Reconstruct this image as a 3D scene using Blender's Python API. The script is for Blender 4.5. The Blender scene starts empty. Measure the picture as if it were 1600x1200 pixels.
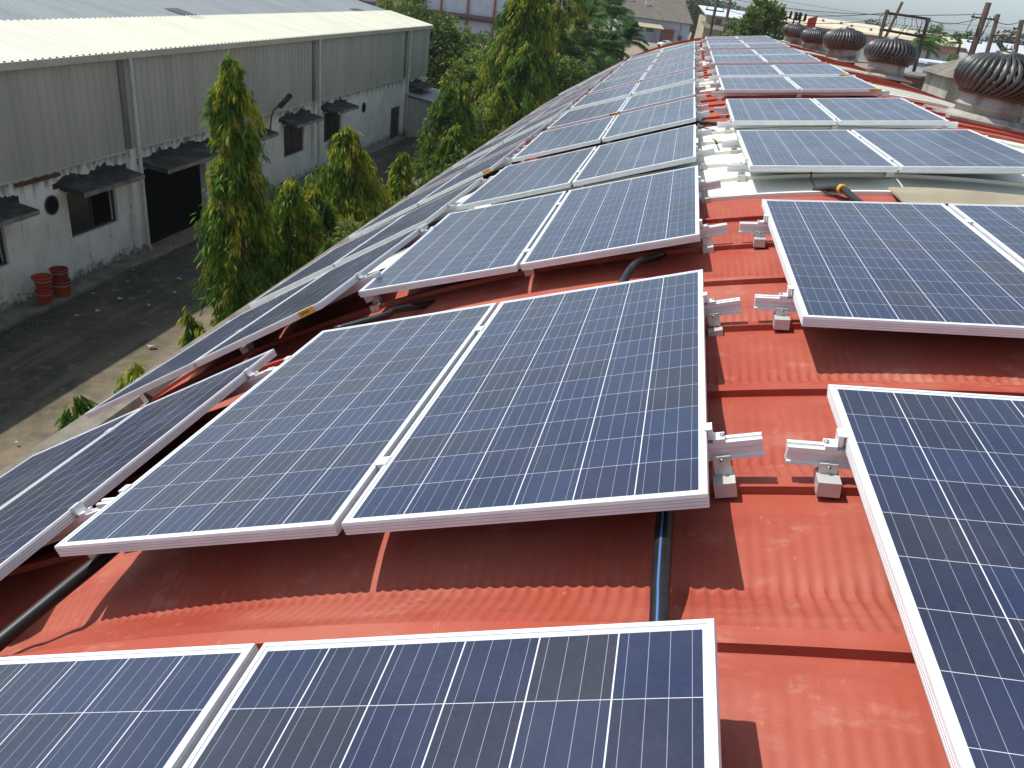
import bpy, math, random
import numpy as np
from mathutils import Matrix, Vector
random.seed(7); RNG = np.random.default_rng(7)
R_ = math.radians
ZG = 9.45                      # camera height above the ground; measured heights below are relative to the camera
sc = bpy.context.scene
COL = sc.collection
# ------------------------------------------------------------------ camera
FPX = 1205.83
MC = np.array([[0.97096755, 0.20131081, -0.12921292],
               [0.20658872, -0.43337706, 0.87721458],
               [0.12059486, -0.87844082, -0.46238361]])
cam = bpy.data.cameras.new('camera'); camo = bpy.data.objects.new('camera', cam); COL.objects.link(camo)
cam.sensor_width = 36; cam.lens = FPX / 1600 * 36; cam.clip_start = .05; cam.clip_end = 3000
r, u, b = MC[:, 0], -MC[:, 1], -MC[:, 2]
camo.matrix_world = Matrix(((r[0], u[0], b[0], 0), (r[1], u[1], b[1], 0), (r[2], u[2], b[2], ZG), (0, 0, 0, 1)))
sc.camera = camo
def ray(px, py): return MC @ np.array([(px - 800) / FPX, (py - 600) / FPX, 1.])
def at_y(px, py, y): v = ray(px, py); v = v * (y / v[1]); return np.array([v[0], v[1], v[2] + ZG])
def at_x(px, py, x): v = ray(px, py); v = v * (x / v[0]); return np.array([v[0], v[1], v[2] + ZG])
def at_z(px, py, z): v = ray(px, py); v = v * ((z - ZG) / v[2]); return np.array([v[0], v[1], v[2] + ZG])

# ------------------------------------------------------------------ materials
def mat(name, col, rough=.7, metal=0., spec=.5):
    m = bpy.data.materials.new(name); m.use_nodes = True
    p = m.node_tree.nodes['Principled BSDF']
    p.inputs['Base Color'].default_value = (*col, 1); p.inputs['Roughness'].default_value = rough
    p.inputs['Metallic'].default_value = metal; p.inputs['Specular IOR Level'].default_value = spec
    return m
class NT:
    def __init__(s, m): s.t = m.node_tree; s.n = s.t.nodes; s.l = s.t.links; s.p = s.n['Principled BSDF']
    def node(s, typ, **kw):
        n = s.n.new(typ)
        for k, v in kw.items(): setattr(n, k, v)
        return n
    def link(s, a, b): s.l.new(a, b)
    def val(s, x):
        return x
    def setin(s, sock, x):
        if hasattr(x, 'is_output') or isinstance(x, bpy.types.NodeSocket): s.l.new(x, sock)
        else: sock.default_value = x
    def math(s, op, a, b=None, c=None, clamp=False):
        n = s.node('ShaderNodeMath', operation=op, use_clamp=clamp); s.setin(n.inputs[0], a)
        if b is not None: s.setin(n.inputs[1], b)
        if c is not None: s.setin(n.inputs[2], c)
        return n.outputs[0]
    def mix(s, fac, a, b):
        n = s.node('ShaderNodeMix', data_type='RGBA'); s.setin(n.inputs[0], fac)
        for i, x in ((6, a), (7, b)):
            if isinstance(x, tuple): n.inputs[i].default_value = (*x[:3], 1)
            else: s.l.new(x, n.inputs[i])
        return n.outputs[2]
    def obj(s, scale=(1, 1, 1)):
        c = s.node('ShaderNodeTexCoord'); m = s.node('ShaderNodeMapping'); m.inputs['Scale'].default_value = scale
        s.l.new(c.outputs['Object'], m.inputs[0]); return m.outputs[0]
    def noise(s, vec, scale=5, detail=4, rough=.55, out='Fac'):
        n = s.node('ShaderNodeTexNoise'); n.inputs['Scale'].default_value = scale; n.inputs['Detail'].default_value = detail
        n.inputs['Roughness'].default_value = rough; s.l.new(vec, n.inputs['Vector']); return n.outputs[out]
    def ramp(s, fac, lo, hi):
        n = s.node('ShaderNodeMapRange', interpolation_type='SMOOTHSTEP'); s.setin(n.inputs[0], fac)
        n.inputs[1].default_value = lo; n.inputs[2].default_value = hi; return n.outputs[0]
    def bump(s, h, strength=.3, dist=.01):
        n = s.node('ShaderNodeBump'); n.inputs['Strength'].default_value = strength; n.inputs['Distance'].default_value = dist
        s.l.new(h, n.inputs['Height']); s.l.new(n.outputs[0], s.p.inputs['Normal'])
def noisy(name, c1, c2, scale=3, rough=.8, metal=0., stretch=(1, 1, 1), lo=.35, hi=.7, bump=0., spec=.4):
    m = mat(name, c1, rough, metal, spec); t = NT(m); v = t.obj(stretch)
    f = t.ramp(t.noise(v, scale, 6, .62), lo, hi); t.link(t.mix(f, c1, c2), t.p.inputs['Base Color'])
    if bump: t.bump(t.noise(v, scale * 6, 4), bump, .02)
    return m
def roof_paint(name, c, c_dust, c_dark, rough):
    m = mat(name, c, rough, 0, .22); t = NT(m); v = t.obj()
    dust = t.math('MULTIPLY', t.ramp(t.noise(v, 1.1, 6, .6), .38, .70), .55)
    col = t.mix(dust, c, c_dust)
    st = t.ramp(t.noise(t.obj((.5, 3.2, 1)), 2.2, 5, .6), .48, .72)
    col = t.mix(t.math('MULTIPLY', st, .5), col, c_dark)
    spots = t.ramp(t.noise(v, 26, 3, .5), .72, .80)
    col = t.mix(t.math('MULTIPLY', spots, .5), col, c_dust)
    scr = t.ramp(t.noise(t.obj((6, 2.4, 3)), 6.5, 5, .65), .62, .76)
    col = t.mix(t.math('MULTIPLY', scr, .45), col, (c_dust[0] * 1.15, c_dust[1] * 1.5, c_dust[2] * 1.5))
    sc_ = t.ramp(t.noise(t.obj((1, 1.8, 1)), 3.4, 9, .68), .56, .66); col = t.mix(t.math('MULTIPLY', sc_, .32), col, (c_dust[0] * 1.12, c_dust[1] * 1.45, c_dust[2] * 1.5))
    t.link(col, t.p.inputs['Base Color'])
    rr = t.math('MULTIPLY_ADD', t.noise(v, 7, 4), .35, rough - .17); t.link(rr, t.p.inputs['Roughness'])
    t.bump(t.noise(v, 30, 3), .12, .004)
    return m
M = {}
M['red'] = roof_paint('red roof paint', (.360, .064, .038), (.45, .175, .125), (.265, .036, .021), .60)
M['white_sheet'] = roof_paint('off white roof sheet', (.80, .79, .70), (.72, .69, .59), (.62, .60, .52), .5)
M['alu'] = noisy('anodised aluminium', (.80, .80, .81), (.72, .72, .73), 6, .42, .15, spec=.5)
M['alu_dark'] = mat('aluminium groove', (.22, .21, .22), .5, .6)
M['galv'] = noisy('dull cast aluminium', (.66, .65, .63), (.52, .51, .50), 14, .5, .35)
M['steel_bolt'] = mat('steel bolt', (.45, .44, .42), .35, .9)
M['black_pipe'] = noisy('black conduit plastic', (.012, .012, .013), (.045, .042, .04), 9, .42, lo=.45, hi=.8)
M['blue_stripe'] = mat('blue stripe on conduit', (.07, .16, .36), .5)
M['yellow'] = noisy('yellow warning sticker', (.75, .42, .03), (.62, .32, .02), 30, .5)
M['sticker_ink'] = mat('dark print', (.08, .05, .02), .6)

# solar cells: 6 x 12 cells with four busbars each on a white backsheet, behind dusty glass
PW, PL, PT = .992, 1.956, .040
def cell_material():
    m = mat('solar cells under glass', (.02, .03, .1), .22, 0, .42); t = NT(m)
    tc = t.node('ShaderNodeTexCoord'); sep = t.node('ShaderNodeSeparateXYZ'); t.link(tc.outputs['Object'], sep.inputs[0])
    px, py = .1585, .1590; mx, my = (PW - 6 * px) / 2, (PL - 12 * py) / 2
    cxn = t.math('DIVIDE', t.math('SUBTRACT', sep.outputs[0], mx), px); cyn = t.math('DIVIDE', t.math('SUBTRACT', sep.outputs[1], my), py)
    fx = t.math('FRACT', cxn); fy = t.math('FRACT', cyn)
    def away(f, g): # 1 outside the cell, in the gap of half width g at both ends
        d = t.math('MINIMUM', f, t.math('SUBTRACT', 1., f)); return t.math('LESS_THAN', d, g)
    gap = t.math('MAXIMUM', away(fx, .0092), away(fy, .0042))
    out = t.math('MAXIMUM', t.math('MAXIMUM', t.math('LESS_THAN', cxn, 0.), t.math('GREATER_THAN', cxn, 6.)),
                 t.math('MAXIMUM', t.math('LESS_THAN', cyn, 0.), t.math('GREATER_THAN', cyn, 12.)))
    white = t.math('MAXIMUM', gap, out)
    bb = t.math('FRACT', t.math('MULTIPLY', fx, 4.)); bus = t.math('LESS_THAN', t.math('ABSOLUTE', t.math('SUBTRACT', bb, .5)), .0135)
    comb = t.node('ShaderNodeCombineXYZ'); t.link(t.math('FLOOR', cxn), comb.inputs[0]); t.link(t.math('FLOOR', cyn), comb.inputs[1])
    oi = t.node('ShaderNodeObjectInfo'); t.link(t.math('MULTIPLY', oi.outputs['Random'], 97.), comb.inputs[2])
    wn = t.node('ShaderNodeTexWhiteNoise', noise_dimensions='3D'); t.link(comb.outputs[0], wn.inputs['Vector'])
    h = wn.outputs['Value']; sepc = t.node('ShaderNodeSeparateColor'); t.link(wn.outputs['Color'], sepc.inputs[0])
    # neighbouring cells of one batch look alike
    nz = t.node('ShaderNodeTexNoise'); nz.inputs['Scale'].default_value = .45; nz.inputs['Detail'].default_value = 2; t.link(comb.outputs[0], nz.inputs['Vector'])
    grey = t.ramp(t.math('ADD', t.math('MULTIPLY', nz.outputs['Fac'], .8), t.math('MULTIPLY', h, .22)), .42, .72)
    vor = t.node('ShaderNodeTexVoronoi'); vor.inputs['Scale'].default_value = 110.; t.link(tc.outputs['Object'], vor.inputs['Vector'])
    sv = t.node('ShaderNodeSeparateColor'); t.link(vor.outputs['Color'], sv.inputs[0])
    blue = t.mix(sepc.outputs[1], (.010, .016, .052), (.016, .030, .080))
    gry = t.mix(sepc.outputs[2], (.015, .019, .043), (.021, .023, .036))
    c = t.mix(grey, blue, gry)
    c = t.mix(t.math('MULTIPLY', sv.outputs[0], .30), c, (.030, .040, .085))
    c = t.mix(t.math('MULTIPLY', bus, .7), c, (.40, .42, .47))
    c = t.mix(white, c, (.62, .64, .68))
    dn = t.ramp(t.noise(t.obj(), 2.3, 5, .6), .3, .8)
    tcd = t.noise(t.obj(), 75, 2, .5); sp = t.ramp(tcd, .76, .79)
    c = t.mix(t.math('MULTIPLY_ADD', dn, .05, .022), c, (.33, .31, .30))
    c = t.mix(t.math('MULTIPLY', sp, .30), c, (.42, .41, .40))
    t.link(c, t.p.inputs['Base Color'])
    t.link(t.math('MULTIPLY_ADD', dn, .12, .20), t.p.inputs['Roughness'])
    t.p.inputs['IOR'].default_value = 1.45; t.p.inputs['Sheen Weight'].default_value = .03; t.p.inputs['Sheen Roughness'].default_value = .35; t.p.inputs['Sheen Tint'].default_value = (.9, .92, 1, 1)
    return m
M['cells'] = cell_material()

# ------------------------------------------------------------------ mesh helpers
class MB:
    def __init__(s): s.v = []; s.f = []; s.mi = []; s.sm = []; s.cur = 0
    def add(s, vs, fs, smooth=False):
        o = len(s.v); s.v += [tuple(map(float, p)) for p in vs]
        for f in fs: s.f.append(tuple(i + o for i in f)); s.mi.append(s.cur); s.sm.append(smooth)
        return s
    def box(s, x0, x1, y0, y1, z0, z1, T=None):
        vs = [(x0, y0, z0), (x1, y0, z0), (x1, y1, z0), (x0, y1, z0), (x0, y0, z1), (x1, y0, z1), (x1, y1, z1), (x0, y1, z1)]
        if T: vs = [T(p) for p in vs]
        return s.add(vs, [(0, 3, 2, 1), (4, 5, 6, 7), (0, 1, 5, 4), (1, 2, 6, 5), (2, 3, 7, 6), (3, 0, 4, 7)])
    def hexa(s, p): return s.add(p, [(0, 3, 2, 1), (4, 5, 6, 7), (0, 1, 5, 4), (1, 2, 6, 5), (2, 3, 7, 6), (3, 0, 4, 7)])
    def tube(s, pts, r, n=10, cap=True):
        pts = [np.array(p, float) for p in pts]; m = len(pts); rs = r if isinstance(r, (list, tuple, np.ndarray)) else [r] * m
        vs = []; up = None
        for i in range(m):
            d = pts[min(i + 1, m - 1)] - pts[max(i - 1, 0)]; d = d / (np.linalg.norm(d) + 1e-12)
            if up is None: up = np.array([0, 0, 1.]) if abs(d[2]) < .9 else np.array([1., 0, 0])
            a = np.cross(d, up); a /= np.linalg.norm(a); bb = np.cross(a, d); up = bb
            for k in range(n):
                t = 2 * math.pi * k / n; vs.append(pts[i] + rs[i] * (math.cos(t) * a + math.sin(t) * bb))
        fs = [(i * n + k, i * n + (k + 1) % n, (i + 1) * n + (k + 1) % n, (i + 1) * n + k) for i in range(m - 1) for k in range(n)]
        if cap: fs += [tuple(range(n - 1, -1, -1)), tuple((m - 1) * n + k for k in range(n))]
        return s.add(vs, fs, True)
    def lathe(s, prof, n=24, c=(0, 0, 0), cap=True):
        vs = []; m = len(prof)
        for rr, z in prof:
            for k in range(n):
                t = 2 * math.pi * k / n; vs.append((c[0] + rr * math.cos(t), c[1] + rr * math.sin(t), c[2] + z))
        fs = [(i * n + k, i * n + (k + 1) % n, (i + 1) * n + (k + 1) % n, (i + 1) * n + k) for i in range(m - 1) for k in range(n)]
        if cap: fs += [tuple(range(n - 1, -1, -1)), tuple((m - 1) * n + k for k in range(n))]
        return s.add(vs, fs, True)
    def grid(s, P, smooth=True, flip=False):
        nu, nv = P.shape[:2]
        vs = P.reshape(-1, 3)
        fs = [(i * nv + j, (i + 1) * nv + j, (i + 1) * nv + j + 1, i * nv + j + 1) for i in range(nu - 1) for j in range(nv - 1)]
        if flip: fs = [f[::-1] for f in fs]
        return s.add(vs, fs, smooth)
    def build(s, name, mats, parent=None, loc=(0, 0, 0), origin=None):
        me = bpy.data.meshes.new(name)
        off = np.array(origin if origin is not None else (0, 0, 0), float)
        me.from_pydata([tuple(np.array(p) - off) for p in s.v], [], s.f)
        for m in (mats if isinstance(mats, (list, tuple)) else [mats]): me.materials.append(m)
        me.polygons.foreach_set('material_index', s.mi); me.polygons.foreach_set('use_smooth', s.sm)
        me.update()
        o = bpy.data.objects.new(name, me); COL.objects.link(o)
        if parent: o.parent = parent
        else: o.location = loc
        return o
def mesh_arrays(name, V, F, mats, parent=None, tint=None, smooth=False):
    me = bpy.data.meshes.new(name); n, m = len(V), len(F); k = F.shape[1]
    me.vertices.add(n); me.vertices.foreach_set('co', np.ascontiguousarray(V, np.float32).ravel())
    me.loops.add(m * k); me.loops.foreach_set('vertex_index', np.ascontiguousarray(F, np.int32).ravel())
    me.polygons.add(m); me.polygons.foreach_set('loop_start', np.arange(0, m * k, k, dtype=np.int32))
    if smooth: me.polygons.foreach_set('use_smooth', np.ones(m, bool))
    me.update(calc_edges=True)
    if tint is not None:
        a = me.attributes.new('tint', 'FLOAT', 'POINT'); a.data.foreach_set('value', np.ascontiguousarray(tint, np.float32))
    me.materials.append(mats)
    o = bpy.data.objects.new(name, me); COL.objects.link(o)
    if parent: o.parent = parent
    return o
def tag(o, label=None, cat=None, group=None, kind=None):
    if label: o['label'] = label
    if cat: o['category'] = cat
    if group: o['group'] = group
    if kind or cat: o['kind'] = kind or 'thing'
    return o
def thing(name, loc, label, cat, group=None):
    o = bpy.data.objects.new(name, None); COL.objects.link(o); o.location = loc; o.empty_display_size = .2
    return tag(o, label, cat, group)
def copy_tree(o, parent=None):
    c = o.copy(); COL.objects.link(c)
    if parent: c.parent = parent
    for ch in list(o.children): copy_tree(ch, c)
    return c
ORD = ['front', 'second', 'third', 'fourth', 'fifth', 'sixth', 'seventh', 'eighth', 'ninth', 'tenth', 'eleventh', 'twelfth']

# ------------------------------------------------------------------ our roof: barrel of deep crimped troughs
RC, XC, ZC = 10., 3.0, -10.834 + ZG        # arc radius, ridge line, arc centre height
SEAM0, PITCH = 1.30, .61
def arc_z(x): return ZC + math.sqrt(max(0., RC * RC - (x - XC) ** 2))
TH0, TH1 = -.86, .90
K0, K1 = -6, 53
YEND = SEAM0 + PITCH * K1
PROF = [(0, -.026, 0), (.001, 0, 0), (.020, .001, 0), (.058, -.004, 0), (.066, -.016, .5), (.12, -.036, 1.5), (.18, -.062, 1.6), (.24, -.085, 1.8), (.262, -.093, 2.0),
        (.280, -.096, 1.5), (.300, -.090, .9), (.34, -.076, .50), (.42, -.052, .42), (.50, -.034, .26), (.535, -.0285, .05), (.57, -.0265, 0), (.61, -.026, 0)]
def trough(k, ths, detail):
    y0 = SEAM0 + PITCH * k
    pr = PROF if detail else [p for i, p in enumerate(PROF) if i in (0, 1, 3, 5, 8, 9, 10, 12, 14, 16)]
    P = np.zeros((len(pr), len(ths), 3)); s = ths * RC
    for i, (y, dz, a) in enumerate(pr):
        rip = a * .0016 * np.cos(2 * np.pi * s / .036 + .7 * np.sin(s * 2.3 + k)) if detail else 0.
        if detail and i in (8, 9): rip = rip + .0036 * np.maximum(0, np.cos(2 * np.pi * s / .036 + .7 * np.sin(s * 2.3 + k))) ** 4
        wob = .004 * np.sin(s * 1.7 + k * 2.1) + .002 * np.sin(s * 5.1 + k) if detail else .003 * np.sin(s * 1.7 + k)
        rr = RC + dz + rip
        P[i, :, 0] = XC + rr * np.sin(ths); P[i, :, 2] = ZC + rr * np.cos(ths); P[i, :, 1] = y0 + y + (wob * min(1, abs(dz + .026) * 14 + .1) if i not in (0, 16) else 0)
    return P
coarse = np.linspace(TH0, TH1, 150)
fine = np.unique(np.concatenate([np.linspace(TH0, -.62, 20), np.arange(-.62, .02, .0005), np.linspace(.02, TH1, 70)]))
mid = np.unique(np.concatenate([np.linspace(TH0, -.30, 60), np.arange(-.30, -.12, .0006), np.linspace(-.12, TH1, 90)]))
white_bands = [(7, 13), (19, 23), (28, 31), (38, 41), (47, 49)]
def is_white(k): return any(a <= k < b for a, b in white_bands)
factory = thing('factory_shed', (3, -2.4, 0), 'long factory shed under a red and white barrel roof carrying the solar panels', 'factory shed')
FO = np.array([3, -2.4, 0])
rb = MB(); rb.sm = []
def add_trough(mb, k):
    det = -1 <= k < 7; ths = fine if -1 <= k < 4 else (mid if det or 7 <= k < 13 else coarse)
    mb.grid(trough(k, ths, det or 7 <= k < 13), smooth=True)
for k in range(K0, K1):
    if not is_white(k): add_trough(rb, k)
ro = rb.build('roof', M['red'], factory, origin=FO); ro['label'] = 'red painted crimped roof sheeting with raised seams'
for a, bb in white_bands:
    mb = MB()
    for k in range(a, bb): add_trough(mb, k)
    w_ = mb.build('skylight_sheet', M['white_sheet'], factory, origin=FO); w_['label'] = 'off white band of roof sheeting'
for o in factory.children:
    md = None
    me = o.data
    if hasattr(me, 'set_sharp_from_angle'): me.set_sharp_from_angle(angle=R_(38))
M['plaster'] = noisy('weathered cream plaster', (.42, .39, .33), (.24, .22, .18), 1.2, .9, stretch=(1, 1, .35))
M['concrete'] = noisy('rough grey concrete', (.22, .195, .16), (.11, .10, .08), 2.2, .95, bump=.3)
xl, xr = XC + RC * math.sin(TH0), XC + RC * math.sin(TH1)
zl, zr = ZC + RC * math.cos(TH0), ZC + RC * math.cos(TH1)
y0r = SEAM0 + PITCH * K0
mb = MB(); mb.box(xl - .02, xl + .22, y0r, YEND, 0, zl - .08); mb.box(xr - .22, xr + .02, y0r, YEND, 0, zr - .08)
for yy in (y0r + .02, YEND - .26):     # arched end walls
    n = 40; ths = np.linspace(TH0 + .02, TH1 - .02, n); top = [(XC + (RC - .16) * math.sin(t), ZC + (RC - .16) * math.cos(t)) for t in ths]
    vs = [(x, yy, 0) for x, z in top] + [(x, yy, z) for x, z in top] + [(x, yy + .24, 0) for x, z in top] + [(x, yy + .24, z) for x, z in top]
    fs = []
    for i in range(n - 1):
        fs += [(i, i + 1, n + i + 1, n + i), (2 * n + i + 1, 2 * n + i, 3 * n + i, 3 * n + i + 1), (n + i, n + i + 1, 3 * n + i + 1, 3 * n + i)]
    mb.add(vs, fs)
mb.build('wall', M['plaster'], factory, origin=FO)
mb = MB(); mb.box(xl - .62, xl - .36, y0r, YEND, ZG - 5.4, ZG - 4.44); mb.box(xl - .36, xl - .02, y0r, YEND, ZG - 5.4, ZG - 5.1)
mb.build('parapet', M['concrete'], factory, origin=FO)

# ------------------------------------------------------------------ solar panels
def make_panel():
    root = thing('solar_panel', (0, 0, 0), 'x', 'solar panel', 'solar panels on the barrel roof')
    mb = MB(); lip = .0115
    prof = [(.0008, 0), (0, -.0008), (-.0012, -.0100), (.0026, -.0104), (.0022, -.0125), (-.0006, -.0140), (-.0006, -.0200), (.0032, -.0204), (.0028, -.0225), (0, -.0240), (0, -.0300), (.0038, -.0304), (.0034, -.0325), (.0008, -.0340), (.0008, -PT)]
    corners = [(0, 0, -1, -1), (PW, 0, 1, -1), (PW, PL, 1, 1), (0, PL, -1, 1)]
    n = len(prof); vs = []
    for (x, y, sx, sy) in corners:
        vs += [(x - sx * lip, y - sy * lip, -.0030), (x - sx * lip, y - sy * lip, 0)] + [(x - sx * d, y - sy * d, z) for d, z in prof] + [(x - sx * .028, y - sy * .028, -PT)]
    m = n + 3; fs = []
    for c in range(4):
        for i in range(m - 1): fs.append((c * m + i, c * m + i + 1, ((c + 1) % 4) * m + i + 1, ((c + 1) % 4) * m + i))
    mb.add(vs, fs); mb.build('frame', M['alu'], root)
    mb = MB(); g = lip - .002; mb.add([(g, g, -.0028), (PW - g, g, -.0028), (PW - g, PL - g, -.0028), (g, PL - g, -.0028)], [(0, 1, 2, 3)])
    mb.add([(g, g, -.008), (PW - g, g, -.008), (PW - g, PL - g, -.008), (g, PL - g, -.008)], [(3, 2, 1, 0)])
    mb.build('cell_sheet', M['cells'], root)
    return root
proto = make_panel()
def table_frame(x, z, roll, tilt, y):
    cr, sr = math.cos(roll), math.sin(roll); a = np.array([cr, 0, sr]); n = np.array([-sr, 0, cr]); bvec = np.array([0, math.cos(tilt), 0]) + n * math.sin(tilt)
    nn = np.cross(a, bvec); return a, bvec, nn, np.array([x, y, z + ZG])
GAP = .025
used = [False]
def put_panel(a, b, n, p, label):
    o = proto if not used[0] else copy_tree(proto); used[0] = True
    o.matrix_world = Matrix(((a[0], b[0], n[0], p[0]), (a[1], b[1], n[1], p[1]), (a[2], b[2], n[2], p[2]), (0, 0, 0, 1)))
    o['label'] = label
    return o
def jit(s): return random.uniform(-s, s)
# row -> (Y, dz, dtilt, dx, droll)
rowsA = [(-.798, .017, .85, .014, 1.06), (1.61, .014, -1.4, .007, -.33), (4.122, -.022, .23, .012, -.71), (6.352, -.003, -.41, -.006, 0), (8.627, 0, .44, -.004, 0),
         (10.995, -.002, -.05, -.008, 0), (13.347, -.002, .34, -.009, 0), (15.82, -.001, .2, -.007, 0), (18.2, 0, .1, 0, .1), (20.6, 0, -.1, .01, -.1), (22.95, 0, .2, 0, 0), (25.35, 0, 0, .005, .1)]
rowsE = [(.308, .004, .26, .006, 0), (2.85, .013, -.14, .001, -.22), (5.931, .004, -.85, .004, .33), (8.46, -.013, .16, -.004, .05), (11.571, -.005, -.05, .001, -.08),
         (13.886, 0, .55, -.004, -.06), (16.954, -.003, .35, -.003, -.02), (19.4, 0, .2, 0, 0), (22.45, 0, 0, 0, 0), (24.95, 0, .2, 0, 0), (28.1, 0, 0, 0, 0)]
rowsC = [(1.507, 0, 0, 0, 0), (3.84, .13, -.5, .10, .7), (6.2, 0, 0, 0, 0), (8.6, 0, .2, 0, 0), (10.83, 0, 0, 0, 0), (13.2, 0, .3, 0, 0), (15.6, 0, 0, 0, 0), (18.0, 0, .1, 0, 0), (20.4, 0, 0, 0, 0), (22.8, 0, 0, 0, 0), (25.2, 0, 0, 0, 0)]
TAB = {'A': (.263, -1.046, R_(21.1), R_(-.23), rowsA, (0, -PW - GAP)), 'E': (.629, -.988, R_(8.61), R_(.09), rowsE, (PW + GAP, PW + GAP)), 'C': (-1.835, -1.891, R_(33.77), R_(-.64), rowsC, (0, 0))}
rowname = {'A': ORD, 'C': ORD, 'E': ORD}
coltext = {('A', 0): 'left of the walkway and nearest it', ('A', 1): 'second column left of walkway', ('C', 0): 'third column left of walkway', ('C', 1): 'outermost left column above roof edge',
           ('E', 0): 'right of the walkway and nearest it', ('E', 1): 'outer right column beside roof vents'}
panel = {}
for t, (x, z, roll, tilt, rows, _) in TAB.items():
    for i, (y, dz, dt, dx, dr) in enumerate(rows):
        a, b, n, p = table_frame(x + dx, z + dz, roll + R_(dr), tilt + R_(dt), y)
        for c in (0, 1):
            s = -PW - c * (PW + GAP) if t != 'E' else c * (PW + GAP)
            lab = f'blue solar panel in the {ORD[i]} row, {coltext[(t, c)]}'
            panel[(t, i, c)] = put_panel(a, b, n, p + a * s, lab)
# yellow warning stickers on a few near frame edges
def sticker(key, s0, wid=.09):
    o = panel[key]; mb = MB(); mb.box(s0, s0 + wid, -.0032, -.0008, -.038, -.001); st = mb.build('warning_sticker', M['yellow'], o)
    mb = MB()
    for k in range(5):
        mb.box(s0 + .012 + k * .014, s0 + .020 + k * .014, -.0044, -.0034, -.024 - .004 * (k % 2), -.012)
    mb.build('sticker_print', M['sticker_ink'], st); o['label'] = o['label'].replace('blue solar panel', 'blue solar panel with yellow sticker')
sticker(('C', 1, 0), PW - .16, .11); sticker(('A', 5, 1), PW - .13, .13); sticker(('E', 4, 1), PW - .14, .14); sticker(('E', 5, 1), PW - .15, .14); sticker(('C', 3, 0), PW - .12, .1)

# ------------------------------------------------------------------ mounting rails with brackets
def make_rail(t):
    x, z, roll, tilt, rows, _ = TAB[t]
    root = thing('mounting_rail', (0, 0, 0), 'x', 'mounting rail', 'aluminium mounting rails under the panels')
    s0, s1 = (-2 * PW - GAP - .14, .145) if t != 'E' else (-.145, 2 * PW + GAP + .14)
    h0, h1 = -PT - .056, -PT - .001
    # rail: I-shaped extrusion along local x
    pf = [(-.021, h0), (.021, h0), (.021, h0 + .010), (.014, h0 + .013), (.014, h1 - .019), (.021, h1 - .016), (.021, h1), (.006, h1), (.006, h1 - .008), (-.006, h1 - .008), (-.006, h1), (-.021, h1),
          (-.021, h1 - .016), (-.014, h1 - .019), (-.014, h0 + .013), (-.021, h0 + .010)]
    m = len(pf); mb = MB()
    mb.add([(s0, y, zz) for y, zz in pf] + [(s1, y, zz) for y, zz in pf], [(i, (i + 1) % m, m + (i + 1) % m, m + i) for i in range(m)] + [tuple(range(m - 1, -1, -1)), tuple(range(m, 2 * m))])
    mb.build('rail', M['alu'], root)
    cr, sr = math.cos(roll), math.sin(roll)
    edge_out = [s0 + .14 - .030, s1 - .145 + .030]
    mids = [(s0 + s1) / 2]
    for j, s in enumerate(edge_out + mids):
        xs = x + s * cr; zs = z + s * sr + ZG
        depth = (arc_z(xs) - zs) * cr - .004      # seam height in the table's own frame
        w = .024
        mb = MB(); mb.box(s - w - .006, s + w + .006, -.078, -.002, depth - .018, depth + .026)     # clamp block on the seam
        mb.build('seam_clamp', M['galv'], root)
        top = h0 + .016
        sg = 1 if j == 1 else -1
        mb = MB(); mb.box(s - w, s + w, -.0305, -.0225, depth + .026, top); 
        mb.box(s - w, s + w, -.0223, .012, depth + .0262, depth + .032)
        mb.hexa([(s - sg * w, -.0222, depth + .033), (s - sg * w + sg * .004, -.0222, depth + .033), (s - sg * w + sg * .004, .030, depth + .033), (s - sg * w, .030, depth + .033),
                 (s - sg * w, -.0222, h0 - .002), (s - sg * w + sg * .004, -.0222, h0 - .002), (s - sg * w + sg * .004, -.016, h0 - .002), (s - sg * w, -.016, h0 - .002)])
        br = mb.build('bracket', M['galv'], root)
        mb = MB(); mb.lathe([(.0001, .0), (.008, .0), (.008, .007), (.0001, .007)], 6, (s, -.0005, depth + .0322)); mb.lathe([(.0035, 0), (.0035, .012)], 6, (s, -.0005, depth + .0392))
        mb.build('bolt', M['steel_bolt'], br); mb = MB(); mb.tube([(s, -.0365, h0 + .006), (s, -.0303, h0 + .006)], .006, 6); mb.build('bolt', M['steel_bolt'], br)
        if j < 2:
            e0, e1 = sorted((s - sg * .038, s - sg * .014)); mb = MB(); mb.box(e0, e1, -.022, .022, .0006, .0042)
            e = s - sg * .028; mb.box(min(e, e + sg * .004), max(e, e + sg * .004), -.022, .022, -.040, .0006) if False else None
            mb.box(s - .016, s + .016, -.022, .0223, h1 + .0005, -.0295)
            e0, e1 = sorted((s - sg * .027, s - sg * .0145)); mb.box(e0, e1, -.0215, .0215, -.0295, .0004)
            cl = mb.build('end_clamp', M['alu'], root)
            mb = MB(); mb.lathe([(.0001, .0), (.007, .0), (.007, .006), (.0001, .006)], 6, (s + sg * .010, 0, -.0294)); mb.build('bolt', M['steel_bolt'], cl)
    js = -PW - GAP / 2 if t != 'E' else PW + GAP / 2
    mb = MB(); mb.box(js - .021, js + .021, -.025, .025, .0006, .004); mb.box(js - .008, js + .008, -.025, .025, -.012, .0005); mb.build('mid_clamp', M['alu'], root)
    return root
railcol = {'A': 'left of the walkway', 'C': 'on the steep far left', 'E': 'right of the walkway'}
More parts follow.
